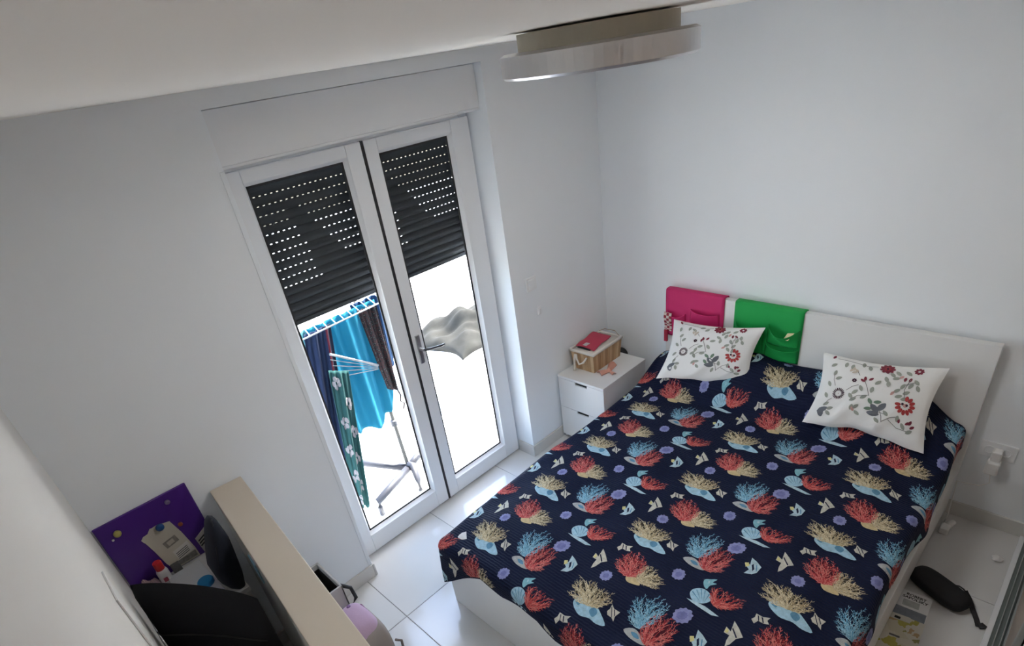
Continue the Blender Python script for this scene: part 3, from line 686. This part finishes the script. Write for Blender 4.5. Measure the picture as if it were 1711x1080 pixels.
# ---------------------------------------------------------------- pocket organizers over the headboard
def organizer(label, y0, y1, ztop, zbot, col, pockets, extra=None):
    # y0 > y1 ; hangs over the headboard, front face just before x = -.062
    m_ = mat(label.split()[0] + '_felt', col, .75, bump=.1, bscale=220); m2 = m_
    o = thing('pocket_organizer', label, 'organizer', (-.066, (y0 + y1) / 2, zbot), 'pocket organizers over the headboard')
    xs = [(-.0665, zbot), (-.0680, zbot + .1), (-.0675, .97), (-.066, ztop - .008), (-.060, ztop - .001), (-.040, ztop), (-.020, ztop - .001), (-.0135, ztop - .01), (-.0125, .80)]
    def fn(a, b):
        k = min(int(a * (len(xs) - 1)), len(xs) - 2); q = a * (len(xs) - 1) - k
        x = xs[k][0] + (xs[k + 1][0] - xs[k][0]) * q; z = xs[k][1] + (xs[k + 1][1] - xs[k][1]) * q
        return (x, y0 + (y1 - y0) * b, z)
    MB().grid(fn, 32, 14).build('panel', m_, o, smooth=True, solid=.002)
    for (pa, pb, za, zb_, bulge, sag) in pockets:
        def pf(a, b, pa=pa, pb=pb, za=za, zb_=zb_, bulge=bulge, sag=sag):
            y = pa + (pb - pa) * a; top = za - sag * math.sin(math.pi * a)
            z = zb_ + (top - zb_) * b
            d = bulge * (math.sin(math.pi * a) ** .6) * (.25 + .75 * b)
            return (-.0715 - d - .003 * math.sin(5 * b + 3 * a), y, z)
        pk = MB().grid(pf, 18, 14).build('pocket', m2, o, smooth=True, solid=.002)
    return o
organizer('magenta pink fabric pocket organizer hanging at the headboard end', -.518, -.905, 1.010, .70, (.58, .02, .14), [(-.525, -.66, .87, .71, .024, .03), (-.69, -.88, .905, .80, .034, .008), (-.67, -.90, .79, .71, .022, .01)])
og = organizer('bright green fabric pocket organizer hanging beside the pink one', -.968, -1.352, 1.006, .695, (.004, .34, .065), [(-.98, -1.15, .885, .70, .048, .035), (-1.17, -1.345, .905, .795, .055, .045), (-1.165, -1.348, .785, .70, .034, .012)])
# card poking out of the green pocket, striped ribbon bag at the pink one's edge
tag(MB().hexa([(-.112, -1.270, .845), (-.112, -1.300, .850), (-.108, -1.300, .850), (-.108, -1.270, .845), (-.104, -1.290, .888), (-.104, -1.325, .896), (-.100, -1.325, .896), (-.100, -1.290, .888)]).build('card', mat('cream_card', (.72, .62, .36), .7), loc=(-.098, -1.30, .86)), 'small cream card poking out of the green pocket', 'card')
rb = thing('ribbon', 'red and white checked ribbon hanging beside the first cushion', 'ribbon', (-.09, -.54, .70))
chk = mat('checked_ribbon', (.6, .5, .46), .8); t = chk.node_tree; ck = t.nodes.new('ShaderNodeTexChecker'); ck.inputs['Scale'].default_value = 55
ck.inputs[1].default_value = (.65, .55, .5, 1); ck.inputs[2].default_value = (.30, .03, .05, 1); tc_ = t.nodes.new('ShaderNodeTexCoord')
t.links.new(tc_.outputs['Object'], ck.inputs[0]); t.links.new(ck.outputs[0], t.nodes['Principled BSDF'].inputs['Base Color'])
MB().grid(lambda a, b: (-.092 - .006 * math.sin(6 * b), -.522 - .052 * a, .865 - .125 * b), 6, 16).build('band', chk, rb, smooth=True, solid=.004)
box(-.100, -.086, -.548, -.524, .665, .745).build('tail', mat('ribbon_red', (.42, .02, .05), .8), rb, bevel=.003)

# ---------------------------------------------------------------- nightstand
nx0, nx1, ny0, ny1, nh = -.592, -.119, -.396, -.018, .509
ns = thing('nightstand', 'white nightstand with two drawers and dark cut-out grips', 'nightstand', ((nx0 + nx1) / 2, (ny0 + ny1) / 2, 0))
cb = MB(); cb.box(nx0 + .02, nx1, ny0, ny0 + .016, .0, nh - .018); cb.box(nx0 + .02, nx1, ny1 - .016, ny1, .0, nh - .018); cb.box(nx1 - .01, nx1, ny0 + .016, ny1 - .016, 0, nh - .018); cb.box(nx0 + .03, nx1 - .01, ny0 + .016, ny1 - .016, .02, .035)
cb.build('carcass', M_white, ns, bevel=.001)
box(nx0 - .003, nx1, ny0 - .002, ny1 + .002, nh - .018, nh).build('top', M_white, ns, bevel=.002)
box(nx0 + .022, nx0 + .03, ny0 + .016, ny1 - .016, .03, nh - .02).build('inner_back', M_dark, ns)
for z0, z1 in ((.262 + .003, nh - .021), (.030, .262)):
    gy0, gy1, gz = -.262, -.163, z1 - .020
    m = MB(); m.box(nx0, nx0 + .018, ny0, gy0, z0, z1); m.box(nx0, nx0 + .018, gy1, ny1, z0, z1); m.box(nx0, nx0 + .018, gy0, gy1, z0, gz)
    dd = m.build('drawer', M_white, ns)
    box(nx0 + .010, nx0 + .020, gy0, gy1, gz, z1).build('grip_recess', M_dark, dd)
box(nx0 + .03, nx0 + .045, ny0 + .016, ny1 - .016, 0, .03).build('plinth', M_white, ns)

# ---------------------------------------------------------------- bamboo basket with liner
bk = thing('basket', 'bamboo slat basket with white cloth liner and rope handle on the nightstand', 'basket', (-.31, -.135, nh))
M_bam = mat('bamboo', (.50, .32, .17), .55, var=.18, vscale=14); BAM = [M_bam, mat('bamboo_pale', (.58, .40, .23), .55, var=.15, vscale=14), mat('bamboo_dark', (.42, .26, .13), .55, var=.15, vscale=14)]; M_liner = mat('liner_cotton', (.74, .70, .64), .9)
bx0, bx1, by0, by1, bz = -.455, -.165, -.222, -.050, .645
def flare(x, y, z):
    f = 1 + .10 * (z - nh) / (bz - nh); return ((x + .31) * f - .31, (y + .136) * f - .136, z)
def slab(xa, xb, ya, yb):
    return MB().hexa([flare(*q) for q in ((xa, ya, nh), (xb, ya, nh), (xb, yb, nh), (xa, yb, nh), (xa, ya, bz), (xb, ya, bz), (xb, yb, bz), (xa, yb, bz))])
for k in range(12):
    xa = bx0 + (bx1 - bx0) * k / 12 + .0007; xb = bx0 + (bx1 - bx0) * (k + 1) / 12 - .0007
    slab(xa, xb, by0, by0 + .005).build('slat', BAM[k % 3], bk); slab(xa, xb, by1 - .005, by1).build('slat', BAM[k % 3], bk)
for k in range(7):
    ya = by0 + (by1 - by0) * k / 7 + .0007; yb = by0 + (by1 - by0) * (k + 1) / 7 - .0007
    slab(bx0, bx0 + .005, ya, yb).build('slat', BAM[(k + 1) % 3], bk); slab(bx1 - .005, bx1, ya, yb).build('slat', BAM[k % 3], bk)
rim = MB(); e = .012
c4 = [flare(bx0, by0, bz), flare(bx1, by0, bz), flare(bx1, by1, bz), flare(bx0, by1, bz)]
rim.tube([V(*q) + V(0, 0, .004) for q in c4], .011, 8, closed=True)
rim.hexa([(x, y, z - .004) for x, y, z in (c4[0], c4[1], c4[2], c4[3])] + [(x, y, z + .002) for x, y, z in c4])
rim.build('liner', M_liner, bk, smooth=True)
MB().tube([(-.478, -.095, .630), (-.492, -.11, .605), (-.500, -.135, .575), (-.494, -.165, .590), (-.480, -.185, .625)], .0065, 8).build('rope_handle', M_liner, bk, smooth=True)
MB().tube([(-.482, -.088, .632), (-.492, -.088, .58), (-.490, -.086, .535), (-.492, -.085, .513)], [.006, .007, .009, .011], 8).build('rope_tail', M_liner, bk, smooth=True)
MB().tube([(-.16, -.04, .655), (-.13, -.075, .668), (-.13, -.16, .672), (-.16, -.215, .66)], .0022, 6).build('rope_handle', mat('twine', (.35, .27, .18), .8), bk, smooth=True)
pf_ = thing('folded_cloth', 'folded raspberry pink cloth lying in the basket', 'cloth', (-.32, -.12, .652))
def pfold(a, b):
    x = -.425 + .23 * a; y = -.055 - .15 * b + .03 * a
    return (x, y, .657 + .018 * (math.sin(math.pi * min(max(a, .02), .98)) * math.sin(math.pi * min(max(b, .02), .98))) ** .35 + .004 * math.sin(9 * a + 4 * b))
MB().grid(pfold, 20, 14).build('top_fold', mat('raspberry_cotton', (.52, .055, .10), .85), pf_, smooth=True, solid=.004)
MB().box(-.43, -.40, -.175, -.07, .652, .661).build('dark_edge', mat('charcoal_trim', (.04, .04, .045), .8), pf_, bevel=.002)
MB().box(-.415, -.375, -.135, -.105, .672, .676).build('label_patch', mat('grey_label', (.55, .55, .55), .8), pf_, bevel=.001)
bw = thing('hair_bow', 'peach fabric hair bow in front of the bamboo basket', 'hair bow', (-.40, -.29, nh))
M_pch = mat('peach_fabric', (.66, .33, .25), .85)
def lobe(cx, cy, ang, L, W, hgt):
    def fn(a, b):
        x = (a) * L; y = (b - .5) * W * (.45 + .55 * a); z = nh + .004 + hgt * math.sin(math.pi * b) * (.4 + .6 * a) ** .8
        return (cx + x * math.cos(ang) - y * math.sin(ang), cy + x * math.sin(ang) + y * math.cos(ang), z)
    return MB().grid(fn, 10, 12)
lobe(-.385, -.290, 2.75, .075, .060, .024).build('loop', M_pch, bw, smooth=True, solid=.004)
lobe(-.385, -.290, .35, .085, .058, .026).build('loop', M_pch, bw, smooth=True, solid=.004)
MB().lathe((-.385, -.290, nh), [(.010, .002), (.014, .012), (.013, .024), (.004, .030)], 10).build('knot', M_pch, bw, smooth=True)
lobe(-.385, -.290, -1.9, .06, .034, .010).build('tail', M_pch, bw, smooth=True, solid=.003)
# ---------------------------------------------------------------- things on the floor right of the bed
def text_mesh(txt, size, name, m, parent, origin, ex, ey, ez):
    cu = bpy.data.curves.new('txt', 'FONT'); cu.body = txt; cu.size = size; cu.align_x = 'CENTER'; cu.resolution_u = 2; cu.offset = .0006
    to = bpy.data.objects.new('txt', cu); COL.objects.link(to)
    bpy.context.view_layer.update()
    me = bpy.data.meshes.new_from_object(to.evaluated_get(bpy.context.evaluated_depsgraph_get()))
    bpy.data.objects.remove(to)
    mb = MB(); o = Vector(origin); ex, ey, ez = Vector(ex), Vector(ey), Vector(ez)
    mb.v = [o + ex * v.co.x + ey * v.co.y + ez * .0006 for v in me.vertices]; mb.f = [tuple(p.vertices) for p in me.polygons]; mb.m = [0] * len(mb.f)
    return mb.build(name, m, parent, uvs=[(0, 0)] * len(mb.v))
def quadbook(base, c, z0, z1):   # c: four xy corners
    return MB().hexa([(x, y, z0) for x, y in c] + [(x, y, z1) for x, y in c])
b1 = [(-.70, -2.155), (-.925, -2.155), (-.925, -2.300), (-.70, -2.300)]
bk1 = thing('book', 'white paperback with a dark two-line author name lying beside the bed', 'book', (-.81, -2.23, 0))
c1 = quadbook(0, [(-.700, -2.150), (-.905, -2.163), (-.893, -2.300), (-.690, -2.290)], .002, .020)
c1.build('page_block', mat('paper_pages', (.72, .70, .66), .8), bk1)
c1 = quadbook(0, [(-.698, -2.147), (-.908, -2.160), (-.896, -2.303), (-.687, -2.293)], .020, .0215)
c1.build('cover', mat('book_cover_white', (.74, .75, .75), .5), bk1)
quadbook(0, [(-.808, -2.153), (-.908, -2.160), (-.896, -2.303), (-.798, -2.296)], .0215, .0219).build('cover_band', mat('book_band', (.20, .23, .27), .5, var=.35, vscale=30), bk1)
quadbook(0, [(-.752, -2.195), (-.792, -2.198), (-.786, -2.262), (-.747, -2.258)], .0215, .0217).build('cover_picture', mat('book_picture', (.42, .45, .44), .5, var=.25, vscale=40), bk1)
M_ink = mat('black_ink', (.02, .02, .022), .6)
ex = V(.012, -.998, 0).normalized(); ey = V(.998, .05, 0).normalized()
text_mesh('ROBERT', .021, 'lettering', M_ink, bk1, (-.722, -2.236, .0216), ex, ey, (0, 0, 1))
text_mesh('SAPOLSKY', .021, 'lettering', M_ink, bk1, (-.742, -2.236, .0216), ex, ey, (0, 0, 1))
def map_mat():
    m = mat('map_cover', (.5, .5, .4), .55); t = m.node_tree; tc = t.nodes.new('ShaderNodeTexCoord')
    n = t.nodes.new('ShaderNodeTexNoise'); n.inputs['Scale'].default_value = 30; mx = t.nodes.new('ShaderNodeMixRGB'); mx.inputs[0].default_value = .04
    v = t.nodes.new('ShaderNodeTexVoronoi'); v.inputs['Scale'].default_value = 26
    sp = t.nodes.new('ShaderNodeSeparateColor')
    r = t.nodes.new('ShaderNodeValToRGB'); r.color_ramp.interpolation = 'CONSTANT'; e = r.color_ramp.elements
    e[0].color = (.60, .58, .48, 1); e[1].position = .42; e[1].color = (.42, .38, .08, 1)
    for p, c in ((.58, (.56, .53, .40)), (.70, (.30, .29, .10)), (.80, (.62, .60, .52)), (.92, (.46, .32, .16))):
        x = e.new(p); x.color = (*c, 1)
    t.links.new(tc.outputs['Object'], mx.inputs[1]); t.links.new(tc.outputs['Object'], n.inputs['Vector']); t.links.new(n.outputs['Color'], mx.inputs[2])
    t.links.new(mx.outputs[0], v.inputs['Vector']); t.links.new(v.outputs['Color'], sp.inputs[0]); t.links.new(sp.outputs[0], r.inputs[0]); t.links.new(r.outputs[0], t.nodes['Principled BSDF'].inputs['Base Color'])
    return m
bk2 = thing('travel_guide', 'yellow map-covered guidebook overlapping the white paperback', 'book', (-.99, -2.235, .02))
gq = [(-.878, -2.168), (-1.14, -2.180), (-1.13, -2.318), (-.866, -2.305)]
quadbook(0, gq, .0235, .037).build('page_block', mat('guide_pages', (.66, .63, .55), .8), bk2)
quadbook(0, gq, .037, .0385).build('cover', map_mat(), bk2)
quadbook(0, [(-.878, -2.168), (-.912, -2.1695), (-.900, -2.255), (-.867, -2.250)], .0385, .0389).build('title_strip', mat('strip_cream', (.58, .57, .50), .5), bk2)
quadbook(0, [(-.888, -2.195), (-.902, -2.196), (-.900, -2.218), (-.886, -2.217)], .0389, .0392).build('title_block', M_ink, bk2)
quadbook(0, [(-.998, -2.205), (-1.008, -2.206), (-1.003, -2.245), (-.993, -2.243)], .0385, .0389).build('title_block', mat('grey_ink', (.12, .12, .12), .6), bk2)

pch = thing('pouch', 'black zipped pouch with a wrist strap on the floor by the bed', 'pouch', (-.64, -2.29, 0))
M_blk = mat('black_nylon', (.010, .010, .012), .7, bump=.2, bscale=300)
A_, B_ = V(-.560, -2.190, 0), V(-.662, -2.402, 0)
ax = (B_ - A_); Lp = ax.length; ax.normalize(); sd_ = V(-ax.y, ax.x, 0)
def pouchf(a, b):
    t = 2 * math.pi * a; ph = math.pi * (b - .5)
    def sp(c, e): return math.copysign(abs(c) ** e, c)
    cx = sp(math.cos(ph), .5) * sp(math.cos(t), .55); cy = sp(math.cos(ph), .5) * sp(math.sin(t), .55); cz = sp(math.sin(ph), .8)
    c = (A_ + B_) / 2
    return c + ax * (cx * (Lp / 2 + .012)) + sd_ * (cy * .062) + V(0, 0, .034 + .033 * cz)
MB().grid(pouchf, 48, 20).build('body', M_blk, pch, smooth=True)
def ribbon(pts, wd_, th):
    m = MB(); pts = [Vector(p) for p in pts]; prev = None
    for k, p in enumerate(pts):
        d = (pts[min(k + 1, len(pts) - 1)] - pts[max(k - 1, 0)]).normalized(); n = d.cross(V(0, 0, 1)).normalized() * wd_ / 2
        q = [p + n, p - n, p - n + V(0, 0, th), p + n + V(0, 0, th)]
        i = len(m.v); m.v += q
        if prev is not None:
            for a in range(4): m.f.append((prev + a, prev + (a + 1) % 4, i + (a + 1) % 4, i + a)); m.m.append(0)
        prev = i
    m.f.append((0, 1, 2, 3)); m.m.append(0); m.f.append((prev, prev + 1, prev + 2, prev + 3)); m.m.append(0)
    return m
ribbon([(-.59, -2.385, .055), (-.605, -2.41, .03), (-.64, -2.435, .008), (-.68, -2.457, .003), (-.715, -2.470, .003)], .020, .004).build('strap', M_blk, pch)
ribbon([(-.715, -2.470, .004), (-.708, -2.480, .006), (-.695, -2.488, .004)], .024, .008).build('strap_end', M_blk, pch)
MB().tube([(-.578, -2.345, .055), (-.562, -2.358, .045), (-.553, -2.375, .03), (-.562, -2.39, .025)], .0035, 6).build('zip_pull', M_gask, pch, smooth=True)

# ---------------------------------------------------------------- desk nook at the lower left
dk = thing('desk', 'narrow white desk in the nook under the purple board', 'desk', (-3.035, -.19, 0))
box(-3.207, -2.872, -.372, -.004, .722, .745).build('desktop', M_white, dk, bevel=.002)
for xx, yy in ((-3.195, -.36), (-2.905, -.36), (-3.195, -.04), (-2.905, -.04)): box(xx, xx + .028, yy, yy + .028, 0, .722).build('leg', M_white, dk)
pb = thing('magnetic_board', 'purple magnetic board standing on the desk against the wall', 'board', (-3.03, -.01, .745))
M_pur = mat('purple_board', (.07, .02, .22), .35)
box(-3.204, -2.856, -.014, -.004, .746, 1.095).build('panel', M_pur, pb, bevel=.004)
def magnet(label, x, z, r, col, h=.012):
    tag(MB().lathe((x, -.0145, z), [(r, 0), (r, h * .5), (r * .85, h * .85), (r * .5, h), (.001, h)], 20, 'y').build('magnet', mat('magnet_' + label.split()[0], col, .3), loc=(x, -.0145, z), smooth=True), label, 'magnet', 'magnets on the purple board')
magnet('gold round magnet at the left of the purple board', -3.142, 1.036, .014, (.40, .36, .10), .014)
magnet('grey faint magnet near the top right of the purple board', -2.944, 1.055, .010, (.18, .14, .24), .010)
magnet('orange magnet low on the right of the purple board', -2.944, .935, .009, (.28, .07, .03), .010)
tag(MB().lathe((-3.012, -.019, .972), [(.016, 0), (.016, .008), (.012, .013), (.001, .014)], 20, 'y').build('magnet', mat('magnet_blue', (.01, .06, .20), .3), loc=(-3.012, -.019, .972), smooth=True), 'blue magnet holding the torn paper on the purple board', 'magnet', 'magnets on the purple board')
tag(MB().lathe((-3.165, -.0145, 1.018), [(.005, 0), (.004, .004), (.001, .005)], 10, 'y').build('pin', M_white, loc=(-3.165, -.0145, 1.018)), 'tiny white pin beside the gold magnet', 'pin')
# torn paper
pp = thing('torn_paper', 'cream torn pamphlet page pinned to the purple board', 'paper', (-3.02, -.016, .76))
outl = [(-3.090, .955), (-3.078, .966), (-3.060, .968), (-3.045, .985), (-3.036, .983), (-3.020, .985), (-2.972, .972), (-2.955, .90), (-2.940, .80), (-2.938, .752), (-3.045, .752), (-3.060, .80), (-3.072, .88), (-3.083, .935), (-3.087, .944)]
def prism(pts, y0, y1):
    m = MB(); n = len(pts); m.v = [V(x, y0, z) for x, z in pts] + [V(x, y1, z) for x, z in pts]
    m.f = [tuple(range(n)), tuple(range(2 * n - 1, n - 1, -1))] + [(i, (i + 1) % n, n + (i + 1) % n, n + i) for i in range(n)]; m.m = [0] * len(m.f)
    return m
prism(outl, -.0175, -.0155).build('sheet', mat('cream_paper', (.52, .48, .40), .8), pp)
prism([(-3.035, .895), (-2.982, .905), (-2.976, .872), (-3.028, .862)], -.0182, -.0176).build('printed_picture', mat('printed_grey', (.22, .20, .17), .8, var=.5, vscale=40), pp)
prism([(-3.022, .890), (-2.995, .896), (-2.992, .876), (-3.018, .870)], -.0186, -.0183).build('printed_picture', mat('printed_beige', (.45, .40, .33), .8), pp)
prism([(-3.020, .835), (-2.955, .850), (-2.945, .795), (-3.012, .785)], -.0182, -.0176).build('printed_panel', mat('printed_white', (.60, .58, .54), .8), pp)
for k in range(4): prism([(-3.012, .820 - .009 * k), (-2.962, .832 - .009 * k), (-2.962, .829 - .009 * k), (-3.012, .817 - .009 * k)], -.0188, -.0183).build('printed_line', M_ink, pp)
prism([(-3.02, .783), (-2.945, .790), (-2.945, .760), (-3.03, .760)], -.0182, -.0176).build('printed_picture', mat('printed_mottled', (.25, .24, .22), .8, var=.7, vscale=70), pp)
p2 = thing('small_paper', 'small printed paper at the right edge of the purple board', 'paper', (-2.90, -.016, .76))
prism([(-2.925, .835), (-2.868, .868), (-2.862, .765), (-2.918, .75)], -.0175, -.0155).build('sheet', mat('white_paper', (.50, .48, .45), .8), p2)
for k in range(3): prism([(-2.918, .82 - .014 * k), (-2.875, .842 - .014 * k), (-2.875, .835 - .014 * k), (-2.918, .813 - .014 * k)], -.0182, -.0176).build('printed_line', M_ink, p2)
# bottle, tissue, white box, blue lid
bt = thing('bottle', 'small white bottle with a red cap on the desk', 'bottle', (-3.088, -.055, .745))
MB().lathe((-3.088, -.055, .745), [(.020, 0), (.022, .004), (.022, .06), (.018, .072), (.012, .076)], 24).build('body', mat('white_plastic', (.62, .60, .60), .35), bt, smooth=True)
MB().lathe((-3.088, -.055, .745), [(.017, .074), (.017, .108), (.015, .112)], 20).build('cap', mat('red_plastic', (.50, .02, .02), .35), bt)
box(-3.099, -3.083, -.0785, -.0765, .765, .785).build('printed_mark', mat('label_red', (.35, .05, .08), .5), bt)
def tis(a, b):
    r_ = (math.sin(math.pi * a) * math.sin(math.pi * b)) ** .5
    return (-3.195 + .085 * a, -.02 - .07 * b, .7465 + r_ * (.045 + .015 * math.sin(13 * a + 7 * b) + .010 * math.sin(23 * b)))
tag(MB().grid(tis, 14, 14).build('crumpled_cloth', mat('mauve_cloth', (.34, .23, .25), .9), loc=(-3.15, -.055, .7465), solid=.002), 'crumpled mauve cloth at the left end of the desk', 'cloth')
tag(box(-3.055, -3.020, -.055, -.028, .7455, .795).build('pencil_sharpener', mat('dark_grey_plastic', (.08, .08, .08), .5), loc=(-3.04, -.04, .7455), bevel=.004), 'small dark grey box standing beside the red-capped bottle', 'box')
tag(MB().hexa([(-3.085, -.340, .7455), (-2.945, -.340, .7455), (-2.955, -.060, .7455), (-3.085, -.060, .7455), (-3.085, -.340, .7655), (-2.945, -.340, .7655), (-2.955, -.060, .7655), (-3.085, -.060, .7655)]).build('notebook', mat('notebook_white', (.62, .64, .67), .5), loc=(-3.02, -.2, .7455), bevel=.002), 'closed white notebook lying on the desk', 'notebook')
tag(MB().lathe((-2.985, -.235, .766), [(.030, 0), (.031, .004), (.031, .016), (.028, .020), (.001, .021)], 28).build('jar_lid', mat('bright_blue_plastic', (.01, .22, .50), .35), loc=(-2.985, -.235, .766)), 'bright blue round lid on the white notebook', 'lid')
tag(MB().hexa([rotp(*q) for q in ((-.070, -.47, .80), (-.0645, -.47, .80), (-.0645, -.39, .80), (-.070, -.39, .80), (-.070, -.47, .90), (-.0645, -.47, .90), (-.0645, -.39, .90), (-.070, -.39, .90))]).build('sticky_note', mat('pale_blue_note', (.28, .50, .62), .7), loc=rotp(-.067, -.43, .80)), 'pale blue notepad stuck on the inner side of the divider', 'notepad')
# white panel fixed to the left wall
tag(box(XL + .001, XL + .005, -.855, -.70, .78, 1.345).build('wall_panel', mat('panel_white', (.78, .78, .77), .7), loc=(XL + .003, -.8, .78)), 'thin white panel fixed on the left wall beside the black chair', 'panel')
# navy padded cushion
nv = thing('seat_pad', 'dark navy padded cushion standing on the desk against the divider', 'cushion', (-2.905, -.31, .745))
lens = [(-2.853, 1.050), (-2.868, 1.062), (-2.884, 1.050), (-2.912, .985), (-2.940, .905), (-2.953, .86), (-2.950, .80), (-2.935, .765), (-2.915, .7465), (-2.875, .7465), (-2.862, .80), (-2.852, .90), (-2.846, .98)]
def padf():
    m = MB(); n = len(lens); cx = sum(p[0] for p in lens) / n; cz = sum(p[1] for p in lens) / n; R_ = []
    for y, sc in ((-.36, .45), (-.352, .80), (-.335, .95), (-.30, 1.0), (-.255, .97), (-.235, .85), (-.225, .5)):
        i = len(m.v); R_.append(i)
        for x, z in lens: m.v.append(V(cx + (x - cx) * sc, y, cz + (z - cz) * (sc if z > cz else 1)))
    for a, b in zip(R_, R_[1:]):
        for k in range(n): m.f.append((a + k, a + (k + 1) % n, b + (k + 1) % n, b + k)); m.m.append(0)
    m.f.append(tuple(R_[0] + k for k in range(n))); m.m.append(0); m.f.append(tuple(R_[-1] + k for k in range(n))[::-1]); m.m.append(0)
    return m
padf().build('cover', mat('navy_padding', (.010, .014, .028), .8), nv, smooth=True)
MB().tube([(-2.868, -.30, 1.060), (-2.875, -.33, 1.05), (-2.905, -.352, .97), (-2.93, -.352, .88), (-2.92, -.345, .77)], .004, 6).build('piping', mat('navy_piping', (.006, .008, .016), .7), nv, smooth=True)
# black desk chair
chr_ = thing('desk_chair', 'black padded desk chair seen from behind beside the divider', 'chair', (-3.0, -.86, 0))
M_chair = mat('black_upholstery', (.007, .007, .010), .7, bump=.12, bscale=200, spec=.25)
cA, cB = V(-3.186, -.445, 0), V(-2.925, -.862, 0)
nrm = V(-(cB - cA).y, (cB - cA).x, 0).normalized()
if nrm.y > 0: nrm = -nrm
def backf(side):
    def fn(a, b):
        z = .50 + .60 * b
        p = cA.lerp(cB, a); bow = .045 * math.sin(math.pi * a)
        off = (.022 if side > 0 else -.022) * (1 - abs(2 * b - 1) ** 8) * (1 - abs(2 * a - 1) ** 10)
        tilt = (b - 1) * -.05
        q = p + nrm * (off - bow * .4 + tilt * .0) ; q.z = z - .012 * (abs(2 * a - 1) ** 6) * (b > .9)
        q += nrm * .10 * (1 - b) * (1 - a)      # left side swings towards the room lower down
        q.x = max(q.x, XL + .016)
        return q
    return fn
m = MB(); m.grid(backf(1), 28, 28); m.grid(backf(-1), 28, 28)
m.build('backrest', M_chair, chr_, smooth=True)
for zz in (.72, .90):
    MB().tube([Vector(backf(1)(a / 16, (zz - .5) / .6)) + nrm * .002 for a in range(1, 16)], .003, 6).build('seam', M_dark, chr_, smooth=True)
def seatf(a, b):
    t = 2 * math.pi * a; ph = math.pi * (b - .5)
    def sp(c, e): return math.copysign(abs(c) ** e, c)
    return V(-3.045 + .145 * sp(math.cos(ph), .4) * sp(math.cos(t), .5), -.80 + .19 * sp(math.cos(ph), .4) * sp(math.sin(t), .5), .46 + .04 * math.sin(ph))
MB().grid(seatf, 32, 14).build('seat', M_chair, chr_, smooth=True)
MB().tube([(-3.045, -.80, .10), (-3.045, -.80, .43)], .025, 12).build('column', M_gask, chr_, smooth=True)
for k in range(4):
    an = math.radians(45 + 90 * k)
    MB().tube([(-3.045, -.80, .10), (-3.045 + .12 * math.cos(an), -.80 + .15 * math.sin(an), .07), (-3.045 + .13 * math.cos(an), -.80 + .17 * math.sin(an), .0)], [.02, .016, .016], 8).build('leg', M_gask, chr_, smooth=True)

# ---------------------------------------------------------------- bags on the floor right of the divider
tb = thing('storage_box', 'open grey fabric storage box standing behind the divider', 'box', (-2.61, -.27, 0))
M_fab = mat('grey_canvas', (.46, .45, .44), .9, bump=.2, bscale=250)
x0, x1, y0, y1, zt = -2.652, -2.530, -.335, -.10, .41
m = MB(); m.box(x0, x1, y0, y0 + .01, 0, zt); m.box(x0, x1, y1 - .01, y1, 0, zt); m.box(x0, x0 + .01, y0, y1, 0, zt); m.box(x1 - .01, x1, y0, y1, 0, zt); m.box(x0, x1, y0, y1, 0, .01)
m.build('body', M_fab, tb, bevel=.003)
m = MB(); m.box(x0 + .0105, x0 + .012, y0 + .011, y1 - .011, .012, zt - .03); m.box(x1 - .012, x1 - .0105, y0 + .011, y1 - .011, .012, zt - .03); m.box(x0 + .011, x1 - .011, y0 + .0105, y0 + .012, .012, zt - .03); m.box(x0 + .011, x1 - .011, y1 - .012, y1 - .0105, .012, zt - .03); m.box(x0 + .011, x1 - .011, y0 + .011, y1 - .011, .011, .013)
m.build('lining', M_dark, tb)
MB().tube([(x1 - .005, y0 + .02, .40), (x1 + .03, y0 - .005, .37), (x1 + .035, y0 - .01, .30), (x1 + .002, y0 + .01, .24)], .009, 8).build('handle', M_gask, tb, smooth=True)
bpk = thing('backpack', 'small lilac backpack with taupe sides standing behind the divider', 'backpack', (-2.60, -.52, 0))
def sup(cx, cy, cz, rx, ry, rz, e1=.55, e2=.6):
    def fn(a, b):
        t = 2 * math.pi * a; ph = math.pi * (b - .5)
        def sp(c, e): return math.copysign(abs(c) ** e, c)
        return V(cx + rx * sp(math.cos(ph), e1) * sp(math.cos(t), e2), cy + ry * sp(math.cos(ph), e1) * sp(math.sin(t), e2), cz + rz * sp(math.sin(ph), .75))
    return fn
MB().grid(sup(-2.566, -.505, .172, .082, .142, .172), 40, 24).build('body', mat('taupe_canvas', (.30, .26, .24), .9), bpk, smooth=True)
MB().grid(sup(-2.574, -.492, .185, .082, .137, .178), 40, 24).build('panel', mat('lilac_fabric', (.46, .32, .44), .85, bump=.2, bscale=120), bpk, smooth=True)
MB().tube([(-2.53, -.375, .30), (-2.515, -.44, .335), (-2.515, -.53, .32), (-2.52, -.61, .25)], .006, 8).build('zip', mat('plum_zip', (.20, .09, .16), .7), bpk, smooth=True)
M_pp = mat('plum_print', (.18, .10, .22), .8)
for k in range(5):
    MB().lathe((-2.565 + .014 * (k % 2), -.42 - .034 * k, .357 - .003 * k), [(.010, 0), (.009, .004), (.003, .006)], 8).build('printed_motif', M_pp, bpk)
MB().tube([(-2.49, -.63, .22), (-2.468, -.64, .20), (-2.475, -.65, .16)], .006, 6).build('buckle_strap', mat('taupe_strap', (.22, .19, .17), .9), bpk, smooth=True)
